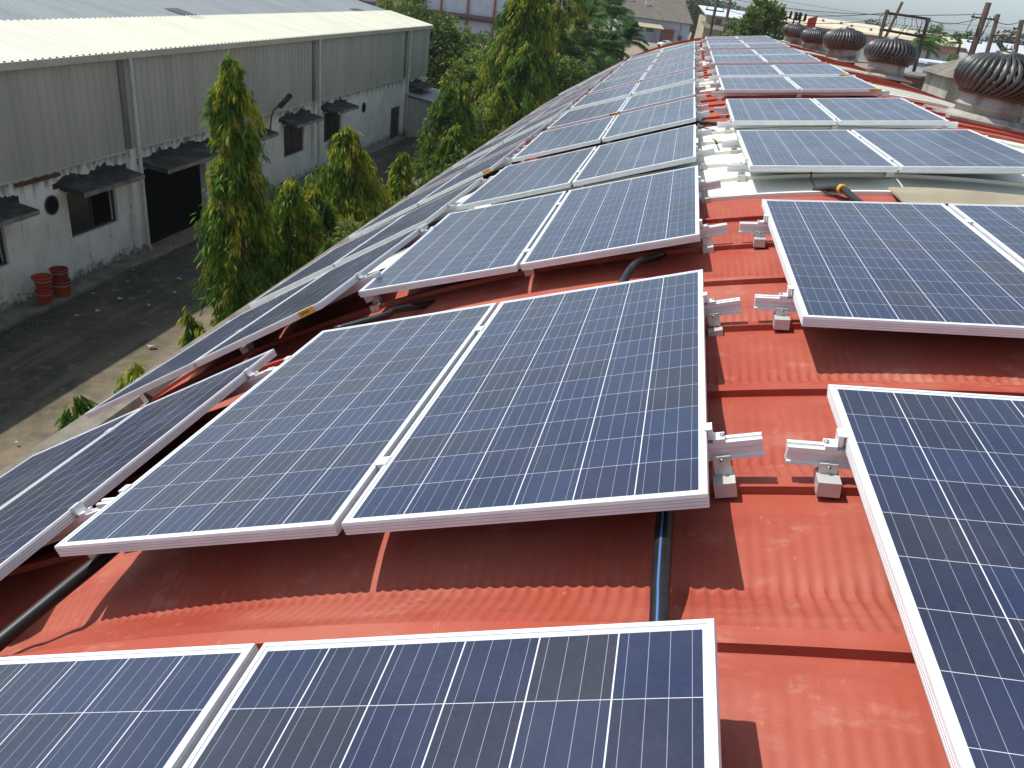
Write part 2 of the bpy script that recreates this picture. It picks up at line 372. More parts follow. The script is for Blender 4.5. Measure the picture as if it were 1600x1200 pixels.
for t, (x, z, roll, tilt, rows, _) in TAB.items():
    pr = make_rail(t); first = True
    for i, (y, dz, dt, dx, dr) in enumerate(rows):
        for q, (off, wd) in enumerate(((.35, 'nearer'), (PL - .45, 'farther'))):
            if t == 'A' and i == 0 and q == 0: continue
            ys = SEAM0 + PITCH * round((y + off - SEAM0) / PITCH)
            if ys > YEND - .3: ys -= PITCH
            a, b, n, p = table_frame(x + dx, z + dz, roll + R_(dr), tilt + R_(dt), y)
            o = pr if first else copy_tree(pr); first = False
            q_ = p + b * (ys + .045 - y)
            o.matrix_world = Matrix(((a[0], b[0], n[0], q_[0]), (a[1], b[1], n[1], q_[1]), (a[2], b[2], n[2], q_[2]), (0, 0, 0, 1)))
            o['label'] = f'{wd} aluminium rail with brackets under the {ORD[i]} row of panels {railcol[t]}'

# ------------------------------------------------------------------ conduits and cables on the roof
def smooth_path(pts, n=8):
    P = [np.array(p, float) for p in pts]; out = []
    P = [2 * P[0] - P[1]] + P + [2 * P[-1] - P[-2]]
    for i in range(1, len(P) - 2):
        for k in range(n):
            t = k / n; p0, p1, p2, p3 = P[i - 1:i + 3]
            out.append(.5 * ((2 * p1) + (-p0 + p2) * t + (2 * p0 - 5 * p1 + 4 * p2 - p3) * t * t + (-p0 + 3 * p1 - 3 * p2 + p3) * t ** 3))
    out.append(P[-2]); return out
def sag(p0, p1, rr, mid=0): return [p0, p1]
def conduit(name, label, pts, r, cat='conduit', stripe=None, coupler=None):
    base = np.array(pts[0], float); root = thing(name, tuple(base), label, cat)
    path = smooth_path(pts); mb = MB(); mb.tube(path, r, 14); mb.build('pipe', M['black_pipe'], root, origin=base)
    if stripe is not None:
        mb = MB(); off = np.array(stripe, float); off /= np.linalg.norm(off)
        mb.tube([q + off * (r - .0014) for q in path], .0034, 6); mb.build('stripe', M['blue_stripe'], root, origin=base)
    if coupler is not None:
        a, c = coupler; mb = MB(); mb.tube([path[a], path[c]], r * 1.35, 14); cp = mb.build('coupler', M['black_pipe'], root, origin=base)
        mb = MB(); d = path[c] - path[a]; d /= np.linalg.norm(d); mb.tube([path[a] - d * .002, path[a] + d * .02], r * 1.42, 14); mb.build('collar', M['yellow'], cp, origin=base)
    return root
def cr(x, y, z): return (x, y, z + ZG)
conduit('conduit', 'straight black plastic conduit with a blue stripe between the front two panel rows', [cr(.205, 2.35, -1.21), cr(.20, 1.75, -1.205), cr(.198, 1.45, -1.20), cr(.20, 1.28, -1.195), cr(.205, .55, -1.20)], .0235, stripe=(-.42, 0, .9))
pA = at_z(172, 862, ZG - 1.86); pB = at_z(0, 1003, ZG - 1.93)
dv = pB - pA
conduit('conduit', 'thick black conduit sloping to the lower left corner of the roof', [tuple(pA - dv * .5 + np.array([0, 0, .02])), tuple(pA), tuple(pA + dv * .5), tuple(pB), tuple(pB + dv * .5)], .024)
def arc_seat(px, py, up=0.03):
    v = ray(px, py)
    lo, hi = .1, 60.
    for _ in range(60):
        m_ = (lo + hi) / 2; q = v * m_
        if q[2] + ZG > arc_z(q[0]) + up: lo = m_
        else: hi = m_
    q = v * lo; return np.array([q[0], q[1], q[2] + ZG])
c1 = arc_seat(1002, 408, .03); c2 = arc_seat(985, 422, .05); c3 = arc_seat(975, 438, .03)
conduit('conduit', 'short bent black conduit rising behind the second row left of the walkway', [tuple(c1 + np.array([.16, .35, -.03])), tuple(c1), tuple(c2), tuple(c3), tuple(c3 + np.array([-.05, -.3, -.03]))], .022)
c1 = arc_seat(622, 484, .02); c2 = arc_seat(600, 494, .04)
conduit('conduit', 'short black conduit crossing the red trough behind the left panels of the second row', [tuple(c1 + np.array([.2, .25, .0])), tuple(c1), tuple(c2), tuple(c2 + np.array([-.22, -.18, -.06]))], .022)
c1 = arc_seat(1303, 294, .03); c2 = arc_seat(1320, 297, .04); c3 = arc_seat(1334, 310, .02)
conduit('conduit', 'grey black conduit with a yellow collared coupler on the white sheeting right of the walkway', [tuple(c1 + np.array([-.10, .10, -.05])), tuple(c1), tuple(c2), tuple(c3), tuple(c3 + np.array([.10, -.35, -.02]))], .022, coupler=(14, 10))
c1 = arc_seat(1268, 268, .01); c2 = arc_seat(1268, 282, .005); c3 = arc_seat(1282, 297, .005)
conduit('cable', 'thin black cable hanging from the third row panel onto the white sheeting', [tuple(c1 + np.array([0, .1, .03])), tuple(c1), tuple(c2), tuple(c3), tuple(c3 + np.array([.2, -.2, 0]))], .006, 'cable')
c1 = arc_seat(1090, 192, .03); c2 = arc_seat(1128, 194, .03)
conduit('conduit', 'thin dark conduit laid across the walkway where red roofing meets white', [tuple(c1 + np.array([-.3, .05, -.06])), tuple(c1), tuple(c2), tuple(c2 + np.array([.3, 0, .04]))], .022)
c1 = arc_seat(1113, 217, .012); c2 = arc_seat(1120, 224, .012)
mb = MB(); mb.tube([c1, (c1 + c2) / 2 + np.array([.01, 0, .006]), c2], [.005, .007, .012], 6); tag(mb.build('cable_offcut', M['black_pipe'], loc=tuple(c1), origin=c1), 'small dark offcut lying on the white walkway sheeting', 'offcut')
c1 = arc_seat(1396, 302, .004); bo_ = np.array(c1)
mb = MB(); n_ = 14; P = np.zeros((2, n_, 3)); xs_ = np.linspace(c1[0], c1[0] + 1.9, n_)
for i, x in enumerate(xs_):
    for j, y in enumerate((c1[1] - .30, c1[1] + .16)): P[j, i] = (x, y + .02 * math.sin(i * .9) * j, arc_z(x) + .012)
Pb = P.copy(); Pb[..., 2] -= .012
mb.grid(P, False, flip=True); mb.grid(Pb, False); ring = [P[0, 0], P[0, -1], P[1, -1], P[1, 0]]; rb2 = [Pb[0, 0], Pb[0, -1], Pb[1, -1], Pb[1, 0]]
for a_, b_ in ((0, 1), (1, 2), (2, 3), (3, 0)): mb.add([ring[a_], ring[b_], rb2[b_], rb2[a_]], [(0, 3, 2, 1)])
M['board'] = noisy('dusty tan board', (.34, .29, .20), (.26, .22, .155), 3, .9)
tag(mb.build('plywood_board', M['board'], loc=tuple(bo_), origin=bo_), 'dusty tan board lying over the roof seam behind the right panels', 'board')
#@@PART2
# ------------------------------------------------------------------ ground
m = mat('packed dirt', (.2, .17, .13), .95); t_ = NT(m); v = t_.obj()
f1 = t_.ramp(t_.noise(v, .18, 6, .6), .38, .68); f2 = t_.ramp(t_.noise(v, 1.6, 6, .65), .42, .72); f3 = t_.ramp(t_.noise(v, .09, 5, .6), .55, .75)
c = t_.mix(f1, (.30, .235, .165), (.20, .16, .115)); c = t_.mix(t_.math('MULTIPLY', f2, .6), c, (.105, .09, .07)); c = t_.mix(t_.math('MULTIPLY', f3, .6), c, (.07, .085, .03))
peb = t_.ramp(t_.noise(v, 14, 3, .6), .60, .72); c = t_.mix(t_.math('MULTIPLY', peb, .35), c, (.36, .32, .26))
t_.link(c, t_.p.inputs['Base Color']); t_.bump(t_.noise(v, 9, 5), .5, .04); M['dirt'] = m
mb = MB(); n = 60
gx = np.concatenate([np.linspace(-1500, -60, 12), np.linspace(-50, 50, 50), np.linspace(60, 1500, 12)]); gy = np.concatenate([np.linspace(-200, -20, 6), np.linspace(-15, 120, 60), np.linspace(150, 2200, 12)])
G = np.zeros((len(gx), len(gy), 3)); G[..., 0] = gx[:, None]; G[..., 1] = gy[None, :]
G[..., 2] = np.where((np.abs(G[..., 0]) < 50) & (G[..., 1] > -16) & (G[..., 1] < 122), .012 * np.sin(G[..., 0] * 1.3 + G[..., 1] * .7) * np.sin(G[..., 1] * .9 - G[..., 0] * .4), 0)
mb.grid(G, True); tag(mb.build('ground', M['dirt']), 'packed dirt yard and plain around the sheds', None, None, 'structure')
m = mat('trodden earth with painted shade', (.09, .08, .06), .97, 0, .2); t_ = NT(m); v = t_.obj()
c = t_.mix(t_.ramp(t_.noise(v, .55, 7, .68), .36, .66), (.098, .082, .060), (.048, .044, .034)); c = t_.mix(t_.math('MULTIPLY', t_.ramp(t_.noise(v, .33, 6, .65), .50, .66), .75), c, (.055, .068, .026))
c = t_.mix(t_.math('MULTIPLY', t_.ramp(t_.noise(v, 3.2, 6, .7), .52, .70), .6), c, (.20, .17, .13)); c = t_.mix(t_.math('MULTIPLY', t_.ramp(t_.noise(t_.obj((1.6, .16, 1)), 1.5, 5, .6), .52, .68), .45), c, (.17, .145, .11))
tc = t_.node('ShaderNodeTexCoord'); sp_ = t_.node('ShaderNodeSeparateXYZ'); t_.link(tc.outputs['Object'], sp_.inputs[0])
dry = t_.ramp(t_.math('ADD', sp_.outputs[0], t_.math('MULTIPLY', t_.noise(v, .8, 5, .65), 2.4)), -11.6, -9.6)  # beige for the sunlit strip, darker for warehouse shade, put into the colour
c2_ = t_.mix(t_.ramp(t_.noise(v, 1.3, 6, .68), .38, .68), (.225, .18, .125), (.13, .108, .078)); c2_ = t_.mix(t_.math('MULTIPLY', t_.ramp(t_.noise(v, 12, 3, .6), .60, .72), .4), c2_, (.30, .26, .2)); c = t_.mix(dry, c, c2_)
t_.link(c, t_.p.inputs['Base Color']); t_.bump(t_.noise(v, 7, 6, .7), .6, .05); M['asphalt'] = m
mb = MB(); nY = 90
ys = np.linspace(-2, 64, nY); P = np.zeros((nY, 4, 3)); 
for i, y in enumerate(ys):
    for j, x in enumerate((-15.3, -12.6, -9., -5.25)): P[i, j] = (x, y, .030 + .002 * (3 - j))
mb.grid(P, True); tag(mb.build('lane', M['asphalt']), 'trodden dirt lane coloured darker on its shaded warehouse side', None, None, 'structure')

# ------------------------------------------------------------------ warehouse on the left
WX = -16.0; WZ = lambda z: z + ZG
m = mat('mould stained whitewash', (.6, .6, .57), .9); t_ = NT(m)
tc = t_.node('ShaderNodeTexCoord'); sp_ = t_.node('ShaderNodeSeparateXYZ'); t_.link(tc.outputs['Object'], sp_.inputs[0]); v = t_.obj()
z_ = sp_.outputs[2]      # height above the ground
n1 = t_.noise(v, .9, 7, .65); n2 = t_.noise(t_.obj((3, 3, .45)), 1.6, 6, .65); n3 = t_.noise(v, 5.5, 5, .7)
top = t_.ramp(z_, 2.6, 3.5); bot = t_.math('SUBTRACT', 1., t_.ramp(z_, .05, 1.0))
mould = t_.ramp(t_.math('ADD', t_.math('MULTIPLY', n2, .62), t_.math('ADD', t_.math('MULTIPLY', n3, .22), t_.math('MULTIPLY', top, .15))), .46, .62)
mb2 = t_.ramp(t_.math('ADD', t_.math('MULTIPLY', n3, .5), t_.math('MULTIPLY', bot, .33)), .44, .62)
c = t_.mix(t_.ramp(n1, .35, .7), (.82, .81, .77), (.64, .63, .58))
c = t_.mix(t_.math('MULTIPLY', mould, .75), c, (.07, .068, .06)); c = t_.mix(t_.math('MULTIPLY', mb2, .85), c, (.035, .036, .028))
t_.link(c, t_.p.inputs['Base Color']); t_.bump(t_.noise(v, 8, 5), .25, .02); M['whitewash'] = m
M['clad'] = noisy('grey beige wall cladding', (.44, .43, .37), (.35, .345, .30), .5, .6, stretch=(1, 2.5, .25))
M['cream_roof'] = noisy('pale cream roof sheeting', (.78, .76, .62), (.70, .67, .54), .6, .55, stretch=(.3, 1.5, 1))
M['grey_roof'] = noisy('blue grey roof sheeting', (.30, .33, .345), (.245, .27, .285), .5, .55, stretch=(.25, 1.5, 1))
M['dark_sheet'] = mat('dark translucent roof sheet', (.06, .065, .065), .6)
M['gutter'] = noisy('dull gutter sheet', (.52, .51, .42), (.42, .41, .35), 1.5, .55, stretch=(1, .4, 1))
M['mould_slab'] = noisy('black mouldy concrete', (.028, .027, .024), (.13, .12, .105), 2.2, .95, lo=.45, hi=.8, bump=.4)
M['slab_edge'] = noisy('bare concrete edge', (.26, .23, .20), (.10, .09, .08), 3.0, .95, lo=.4, hi=.75)
M['stained'] = noisy('stained shadow strip', (.20, .20, .175), (.11, .11, .10), 1.5, .8, stretch=(1, 1, .4))  # dark grey holds the shade beside the downpipes, with stains mixed in
M['win_frame'] = mat('dark window frame', (.05, .045, .04), .6)
m = mat('dusty dark window glass', (.02, .02, .02), .25); M['pane'] = m
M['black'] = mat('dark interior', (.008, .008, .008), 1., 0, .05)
M['rust'] = noisy('rusty iron', (.14, .05, .025), (.06, .03, .02), 5, .85)
WH = thing('warehouse', (WX, 20, 0), 'long grey clad warehouse with mouldy white masonry base and pale cream roof edge', 'warehouse'); WO = (WX, 20, 0)
WY0, WY1 = -4., 51.7; ZC_ = WZ(-6.02); ZE = WZ(-3.42)
openings = [(14.2, 16.38, WZ(-8.18), WZ(-6.90)), (18.70, 20.74, WZ(-8.13), WZ(-6.84)), (22.1, 25.7, -.2, WZ(-6.80)), (27.55, 29.45, WZ(-8.12), WZ(-6.84)),
            (31.78, 33.75, WZ(-8.12), WZ(-6.78)), (35.92, 37.95, WZ(-8.13), WZ(-6.76)), (6.2, 8.4, WZ(-8.13), WZ(-6.86))]
yc = sorted({WY0, WY1, *[o[0] for o in openings], *[o[1] for o in openings]}); zc = sorted({-.3, ZC_, *[o[2] for o in openings], *[o[3] for o in openings]})
def is_open(y, z): return any(o[0] < y < o[1] and o[2] < z < o[3] for o in openings)
mb = MB()
for i in range(len(yc) - 1):
    j = 0
    while j < len(zc) - 1:
        if is_open((yc[i] + yc[i + 1]) / 2, (zc[j] + zc[j + 1]) / 2): j += 1; continue
        k = j
        while k + 1 < len(zc) - 1 and not is_open((yc[i] + yc[i + 1]) / 2, (zc[k + 1] + zc[k + 2]) / 2): k += 1
        mb.box(WX - .25, WX, yc[i], yc[i + 1], zc[j], zc[k + 1]); j = k + 1
# far side and gable walls; the dark floor behind is an addition
mb.box(-46.3, -46.05, WY0, WY1, 0, ZE - .3); mb.box(-46.05, WX - .25, WY0, WY0 + .25, 0, ZE); mb.box(-46.05, WX - .25, WY1 - .25, WY1, 0, ZE)
mb.build('masonry_wall', M['whitewash'], WH, origin=WO)
mb = MB(); mb.box(-27.3, -27.0, WY0 + .3, WY1 - .3, 0, ZE - .6); mb.box(-26.99, WX - .26, WY0 + .3, WY1 - .3, .02, .045); mb.build('dark_backing', M['black'], WH, origin=WO)  # black wall and floor added to darken the door and window openings
mb = MB(); pitch = .305; yl = np.arange(WY0 - .02, WY1 + .02, pitch); pr = []
for y in yl: pr += [(y, 0), (y + .235, 0), (y + .250, .022), (y + .290, .022)]
P = np.zeros((2, len(pr), 3))
for i, (y, d) in enumerate(pr):
    for j, z in enumerate((ZC_ - .06, ZE - .02)): P[j, i] = (WX + .045 + d, y, z)
mb.grid(P, False); mb.box(WX - .2, WX + .042, WY0, WY1, ZC_ + .003, ZE - .03)
mb.build('cladding', M['clad'], WH, origin=WO)
mb = MB(); mb.box(WX + .02, WX + .085, WY0, WY1, ZC_ - .10, ZC_ - .055); mb.build('flashing', M['gutter'], WH, origin=WO)
# roof sheets
RZ = lambda x: ZE + .16 + (-x + WX) * .162
def ribbed(x0, x1, lift, mat_, name, y0=WY0 - .3, y1=WY1 + .18, pit=.25):
    mb = MB(); pr = []
    for y in np.arange(y0, y1, pit): pr += [(y, 0), (y + .15, 0), (y + .175, .034), (y + .225, .034)]
    nx = max(2, int(abs(x1 - x0) / 3)); xs = np.linspace(x0, x1, nx); P = np.zeros((nx, len(pr), 3))
    for a, x in enumerate(xs):
        for i, (y, d) in enumerate(pr): P[a, i] = (x, y, RZ(x) + d + lift)
    mb.grid(P, False, flip=True); return mb.build(name, mat_, WH, origin=WO)
o = ribbed(WX + .16, -18.75, .02, M['cream_roof'], 'eave_roof_sheet'); o['label'] = 'sunlit pale cream corrugated roof strip along the eave'
o = ribbed(-18.55, -31, -.03, M['grey_roof'], 'roof_sheet'); o['label'] = 'blue grey corrugated upper roof'
mb = MB(); mb.add([(-31, WY0 - .2, RZ(-31) - .05), (-31, WY1 + .1, RZ(-31) - .05), (-46.4, WY1 + .1, RZ(-16.)), (-46.4, WY0 - .2, RZ(-16.))], [(0, 1, 2, 3)])
mb.add([(WX + .1, WY0 - .2, RZ(WX) - .09), (WX + .1, WY1 + .1, RZ(WX) - .09), (-31, WY1 + .1, RZ(-31) - .09), (-31, WY0 - .2, RZ(-31) - .09)], [(0, 1, 2, 3)])
for yy in (WY0 - .02, WY1 - .05):
    mb.add([(WX, yy, ZE - .5), (-46.3, yy, ZE - .5), (-46.3, yy, RZ(-16) - .1), (-31, yy, RZ(-31) - .1), (WX, yy, RZ(WX) - .1)], [(0, 1, 2, 3, 4)])
mb.build('rear_roof_slope', M['grey_roof'], WH, origin=WO)
for (px, py, dy, lx) in ((255, 14, .9, 3.6), (545, 14, 1.3, 4.2)):
    v = ray(px, py); k = (ZE + .16 - ZG + WX * .162 + 0) / (v[2] + .162 * v[0]); q = v * k
    mb = MB(); pr = []
    y0 = q[1]
    P = np.zeros((2, 2, 3))
    for a, x in enumerate((q[0], -18.4)):
        for j, y in enumerate((y0, y0 + dy)): P[a, j] = (x, y, RZ(x) + .03)
    mb.grid(P, False, flip=True); mb.build('rooflight', M['dark_sheet'], WH, origin=WO)
mb = MB(); mb.add([(WX + .05, WY0 - .3, ZE - .02), (WX + .24, WY0 - .3, ZE - .02), (WX + .26, WY0 - .3, ZE + .165), (WX + .22, WY0 - .3, ZE + .165), (WX + .20, WY0 - .3, ZE + .02), (WX + .05, WY0 - .3, ZE + .02)] +
       [(WX + .05, WY1 + .2, ZE - .02), (WX + .24, WY1 + .2, ZE - .02), (WX + .26, WY1 + .2, ZE + .165), (WX + .22, WY1 + .2, ZE + .165), (WX + .20, WY1 + .2, ZE + .02), (WX + .05, WY1 + .2, ZE + .02)],
       [(i, (i + 1) % 6, 6 + (i + 1) % 6, 6 + i) for i in range(6)] + [(5, 4, 3, 2, 1, 0), (6, 7, 8, 9, 10, 11)])
for y in np.arange(WY0, WY1, 6.1): mb.box(WX + .23, WX + .275, y, y + .05, ZE - .03, ZE + .175)
mb.build('gutter', M['gutter'], WH, origin=WO)
for y in (8.6, 21.62, 34.74, 47.3):
    mb = MB(); mb.box(WX + .003, WX + .16, y - .28, y + .05, 0, ZC_ - .02); mb.build('pilaster', M['whitewash'], WH, origin=WO)
    mb = MB(); mb.box(WX + .02, WX + .10, y - .26, y - .03, ZC_ + .0, ZE - .03); mb.build('shadow_strip', M['stained'], WH, origin=WO)  # strip coloured as the shadow left of the downpipe
    mb = MB(); mb.tube([(WX + .24, y + .10, ZE + .02), (WX + .24, y + .10, .35), (WX + .34, y + .10, .12)], .065, 10); mb.build('downpipe', M['gutter'], WH, origin=WO)
def awning(y0, y1, z, d=.75):
    g = np.random.default_rng(int(abs(y0) * 100)); n = 12; ysn = np.linspace(y0, y1, n); j = g.normal(0, .012, n)
    P = np.zeros((5, n, 3))
    for i, y in enumerate(ysn):
        P[0, i] = (WX + .003, y, z - .04); P[1, i] = (WX + d + j[i], y, z - .13 + j[i]); P[2, i] = (WX + d + j[i] * 1.2, y, z + .0 + j[i] * .6); P[3, i] = (WX + .06, y, z + .11); P[4, i] = (WX + .003, y, z + .11)
    mb = MB(); mb.grid(P[2:5], False); mb.grid(P[0:2], False)
    for e, f in ((0, False), (n - 1, True)): q = [tuple(P[k, e]) for k in range(5)]; mb.add(q, [(0, 1, 2, 3, 4) if f else (4, 3, 2, 1, 0)])
    a = mb.build('awning', M['mould_slab'], WH, origin=WO)
    mb = MB(); mb.grid(P[1:3] + np.array([.002, 0, 0]), False); mb.build('slab_edge', M['slab_edge'], a, origin=WO)
    # black growth creeping up the wall above the slab
    m_ = 40; yy = np.linspace(y0 - .25, y1 + .22, m_); hh = .06 + .30 * np.abs(np.sin(yy * 2.1 + y0)) * g.uniform(.25, 1, m_) * np.sin(np.linspace(.25, 2.9, m_))
    mb = MB(); Q = np.zeros((2, m_, 3)); Q[0] = np.stack([np.full(m_, WX + .006), yy, np.full(m_, z + .02)], 1); Q[1] = np.stack([np.full(m_, WX + .006), yy, z + .11 + hh], 1); mb.grid(Q, False, flip=True); mb.build('mould_growth', M['mould_slab'], a, origin=WO)
for (y0, y1, z0, z1) in openings:
    if z0 < 0: awning(22.0, 26.3, WZ(-6.62), 1.0); continue
    awning(y0 - .22, y1 + .42, z1 + .20)
    mb = MB(); xx = WX - .14
    for a_, b_ in ((y0 + .002, y0 + .06), (y1 - .06, y1 - .002), ((y0 + y1) / 2 - .03, (y0 + y1) / 2 + .03)): mb.box(xx, xx + .05, a_, b_, z0 + .002, z1 - .002)
    for a_, b_ in ((z0 + .002, z0 + .06), (z1 - .06, z1 - .002)): mb.box(xx + .003, xx + .047, y0 + .06, y1 - .06, a_, b_)
    wf = mb.build('window', M['win_frame'], WH, origin=WO)
    mb = MB(); mb.box(xx + .015, xx + .023, y0 + .06, (y0 + y1) / 2 - .03, z0 + .06, z1 - .06); mb.build('pane', M['pane'], wf, origin=WO)
    if y0 > 30: mb = MB(); mb.box(xx + .015, xx + .023, (y0 + y1) / 2 + .03, y1 - .06, z0 + .06, z1 - .06); mb.build('pane', M['pane'], wf, origin=WO)
awning(48.1, 50.6, WZ(-6.62), .95)
for (y, z, rr) in ((18.09, WZ(-7.0), .22), (35.24, WZ(-6.97), .22), (40.92, WZ(-7.04), .22)):
    mb = MB(); q = [(WX + .012, y + rr * math.cos(t), z + rr * 1.05 * math.sin(t)) for t in np.linspace(0, 2 * math.pi, 24, endpoint=False)]
    mb.add(q, [tuple(range(24))]); q2 = [(WX + .012, y + (rr + .035) * math.cos(t), z + (rr * 1.05 + .035) * math.sin(t)) for t in np.linspace(0, 2 * math.pi, 24, endpoint=False)]
    q3 = [(WX + .035, p[1], p[2]) for p in q2]; q4 = [(WX + .035, p[1], p[2]) for p in q]
    mb.build('vent_hole', M['black'], WH, origin=WO)
    mb = MB(); mb.add(q + q4 + q3 + q2, [(a + i, a + (i + 1) % 24, a + 24 + (i + 1) % 24, a + 24 + i) for a in (0, 24, 48) for i in range(24)]); mb.build('vent_collar', M['win_frame'], WH, origin=WO)
mb = MB(); mb.box(WX + .003, WX + .09, 16.95, 18.5, WZ(-6.27), WZ(-6.19)); o = mb.build('rusty_bracket', M['rust'], WH, origin=WO)
mb = MB(); mb.box(WX + .003, WX + .010, 45.3, 46.7, .1, WZ(-7.6)); mb.build('dark_patch', M['mould_slab'], WH, origin=WO)  # thin dark patch low on the wall
mb = MB(); mb.box(WX + .003, WX + .72, 2, 21.2, -.1, .13); mb.box(WX + .003, WX + .6, 26.4, 46.9, -.1, .11); mb.build('plinth', M['concrete'], WH, origin=WO)
# clutter against the wall
lp = thing('wall_lamp', (WX + .1, 30.4, WZ(-6.2)), 'flood lamp on a bent arm fixed to the warehouse wall', 'wall lamp')
mb = MB(); mb.tube([(0, 0, -.55), (.05, 0, 0), (.16, .05, .30), (.3, .25, .46)], .035, 8); mb.build('arm', M['win_frame'], lp)
mb = MB(); mb.hexa([(.22, .20, .40), (.42, .18, .36), (.62, .75, .78), (.44, .78, .84), (.22, .20, .46), (.42, .18, .44), (.62, .75, .88), (.44, .78, .92)]); mb.build('lamp_head', M['mould_slab'], lp)
wt_ = thing('water_tank', (WX + .55, float(at_x(541, 205, WX + .55)[1]), 0), 'black plastic water tank standing on a dark stand by the warehouse', 'water tank')
M['tank'] = noisy('black tank plastic', (.012, .013, .02), (.03, .03, .035), 3, .5)
mb = MB(); prof = [(.70, .85)] + [(.70 + .02 * (k % 2), .87 + k * .085) for k in range(13)] + [(.62, 2.02), (.3, 2.12), (.28, 2.2), (.05, 2.21)]
mb.lathe(prof, 28); mb.build('tank_body', M['tank'], wt_)
mb = MB(); mb.box(-.72, .72, -.72, .72, .74, .845)
for sx in (-1, 1):
    for sy in (-1, 1): mb.box(sx * .6 - .08, sx * .6 + .08, sy * .6 - .08, sy * .6 + .08, 0, .738)
mb.build('stand', M['mould_slab'], wt_); wt_.scale = (.52, .52, .85)
sh = thing('lean_to', (-14.6, 49, 0), 'low grey sheet metal lean-to against the far end of the warehouse', 'lean-to'); so_ = (-14.6, 49, 0)
mb = MB(); pr = []
for x in np.arange(-15.82, -13.35, .17): pr += [(x, 0), (x + .12, 0), (x + .13, -.02), (x + .16, -.02)]
P = np.zeros((2, len(pr), 3))
for i, (x, d) in enumerate(pr):
    for j in (0, 1): P[j, i] = (x, 47.5 + d, (0, WZ(-7.12) + (x + 15.8) * -.10)[j])
mb.grid(P, False, flip=True)
mb.box(-13.36, -13.32, 47.55, 51.6, 0, WZ(-7.4)); mb.box(-15.82, -13.4, 51.56, 51.6, 0, WZ(-7.4)); mb.build('wall', M['clad'], sh, origin=so_)
mb = MB(); z0, z1 = WZ(-7.0), WZ(-7.32)
mb.hexa([(-15.83, 47.3, z0), (-13.1, 47.3, z1), (-13.1, 51.75, z1), (-15.83, 51.75, z0), (-15.83, 47.3, z0 + .05), (-13.1, 47.3, z1 + .05), (-13.1, 51.75, z1 + .05), (-15.83, 51.75, z0 + .05)]); mb.build('roof', M['grey_roof'], sh, origin=so_)
M['bucket'] = noisy('faded orange red plastic', (.50, .055, .02), (.36, .05, .025), 6, .5); M['dkbucket'] = noisy('dull red plastic', (.30, .04, .022), (.22, .035, .02), 6, .55)
M['white_paint'] = mat('white painted band', (.6, .58, .55), .6)
def bucket(x, y, z, rt, rb_, h, mm, label):
    t = thing('bucket', (x, y, z), label, 'bucket', 'fire buckets by the warehouse wall')
    mb = MB(); mb.lathe([(rb_, 0), (rt, h), (rt + .022, h), (rt + .022, h - .035), (rt + .001, h - .035)], 22, cap=False); mb.lathe([(rb_, .01), (.001, .011)], 22, cap=False)
    mb.lathe([(rb_ * .98, .012), (rt * .97, h - .003)], 22, cap=False); mb.build('body', mm, t)
    mb = MB(); f = .72; rr = rb_ + (rt - rb_) * f; mb.lathe([(rr + .004, h * f), (rr + .009, h * (f + .05))], 22, cap=False); mb.build('band', M['white_paint'], t)
    mb = MB(); mb.tube([(rt * math.cos(a), .06 * math.sin(a * 2), h - .02 - .16 * math.sin(a)) for a in np.linspace(0, math.pi, 10)], .006, 5); mb.build('handle', M['win_frame'], t)
bucket(-15.50, 16.80, .14, .20, .15, .36, M['bucket'], 'lower orange red bucket of the left stack by the wall')
bucket(-15.50, 16.80, .50, .24, .16, .40, M['bucket'], 'flared orange red bucket atop the left stack by the wall')
bucket(-15.52, 17.45, .14, .235, .21, .42, M['bucket'], 'orange red bucket with white band under a darker bucket')
bucket(-15.52, 17.45, .565, .215, .20, .34, M['dkbucket'], 'darker red bucket topping the right stack by the wall')
M['scrap'] = noisy('scrap paper', (.42, .41, .38), (.25, .24, .21), 5, .9)
for k, (px, py) in enumerate(((208, 422), (200, 440), (147, 459), (188, 467), (153, 486), (233, 477), (280, 436), (274, 457), (237, 541), (122, 493), (26, 692), (318, 430))):
    q = at_z(px, py, .10); a = random.uniform(0, 6.28); s_ = random.uniform(.04, .10)
    mb = MB(); mb.add([(-s_, -.5 * s_, .0), (s_, -.6 * s_, .03), (s_ * .9, .5 * s_, .01), (-s_ * .8, .6 * s_, .05), (-s_, -.5 * s_, -.012), (s_, -.6 * s_, .018), (s_ * .9, .5 * s_, -.002), (-s_ * .8, .6 * s_, .038)], [(0, 1, 2, 3), (7, 6, 5, 4), (0, 4, 5, 1), (1, 5, 6, 2), (2, 6, 7, 3), (3, 7, 4, 0)])
    o = mb.build('litter', M['scrap'], loc=tuple(q)); o.rotation_euler = (0, 0, a); tag(o, 'pale scrap of litter lying on the yard between the sheds', 'litter', 'scraps of litter on the yard')

# ------------------------------------------------------------------ plants
def leaf_material(name, c1, c2, young, trans=.35):
    m = mat(name, c1, .58, 0, .22); t = NT(m); a = t.node('ShaderNodeAttribute', attribute_name='tint')
    f = a.outputs['Fac']; c = t.mix(t.math('MULTIPLY', f, 2., clamp=True), c1, c2); c = t.mix(t.math('MULTIPLY_ADD', f, 2., -1., clamp=True), c, young)
    t.link(c, t.p.inputs['Base Color'])
    tr = t.node('ShaderNodeBsdfTranslucent'); t.link(c, tr.inputs['Color']); mx = t.node('ShaderNodeMixShader'); mx.inputs[0].default_value = trans
    t.link(t.p.outputs[0], mx.inputs[1]); t.link(tr.outputs[0], mx.inputs[2]); t.link(mx.outputs[0], t.n['Material Output'].inputs['Surface']); return m
M['ashoka'] = leaf_material('drooping glossy leaves', (.028, .075, .011), (.150, .270, .022), (.46, .40, .035), .36)
M['broad'] = leaf_material('broad green leaves', (.026, .064, .012), (.120, .185, .020), (.36, .32, .03), .34)
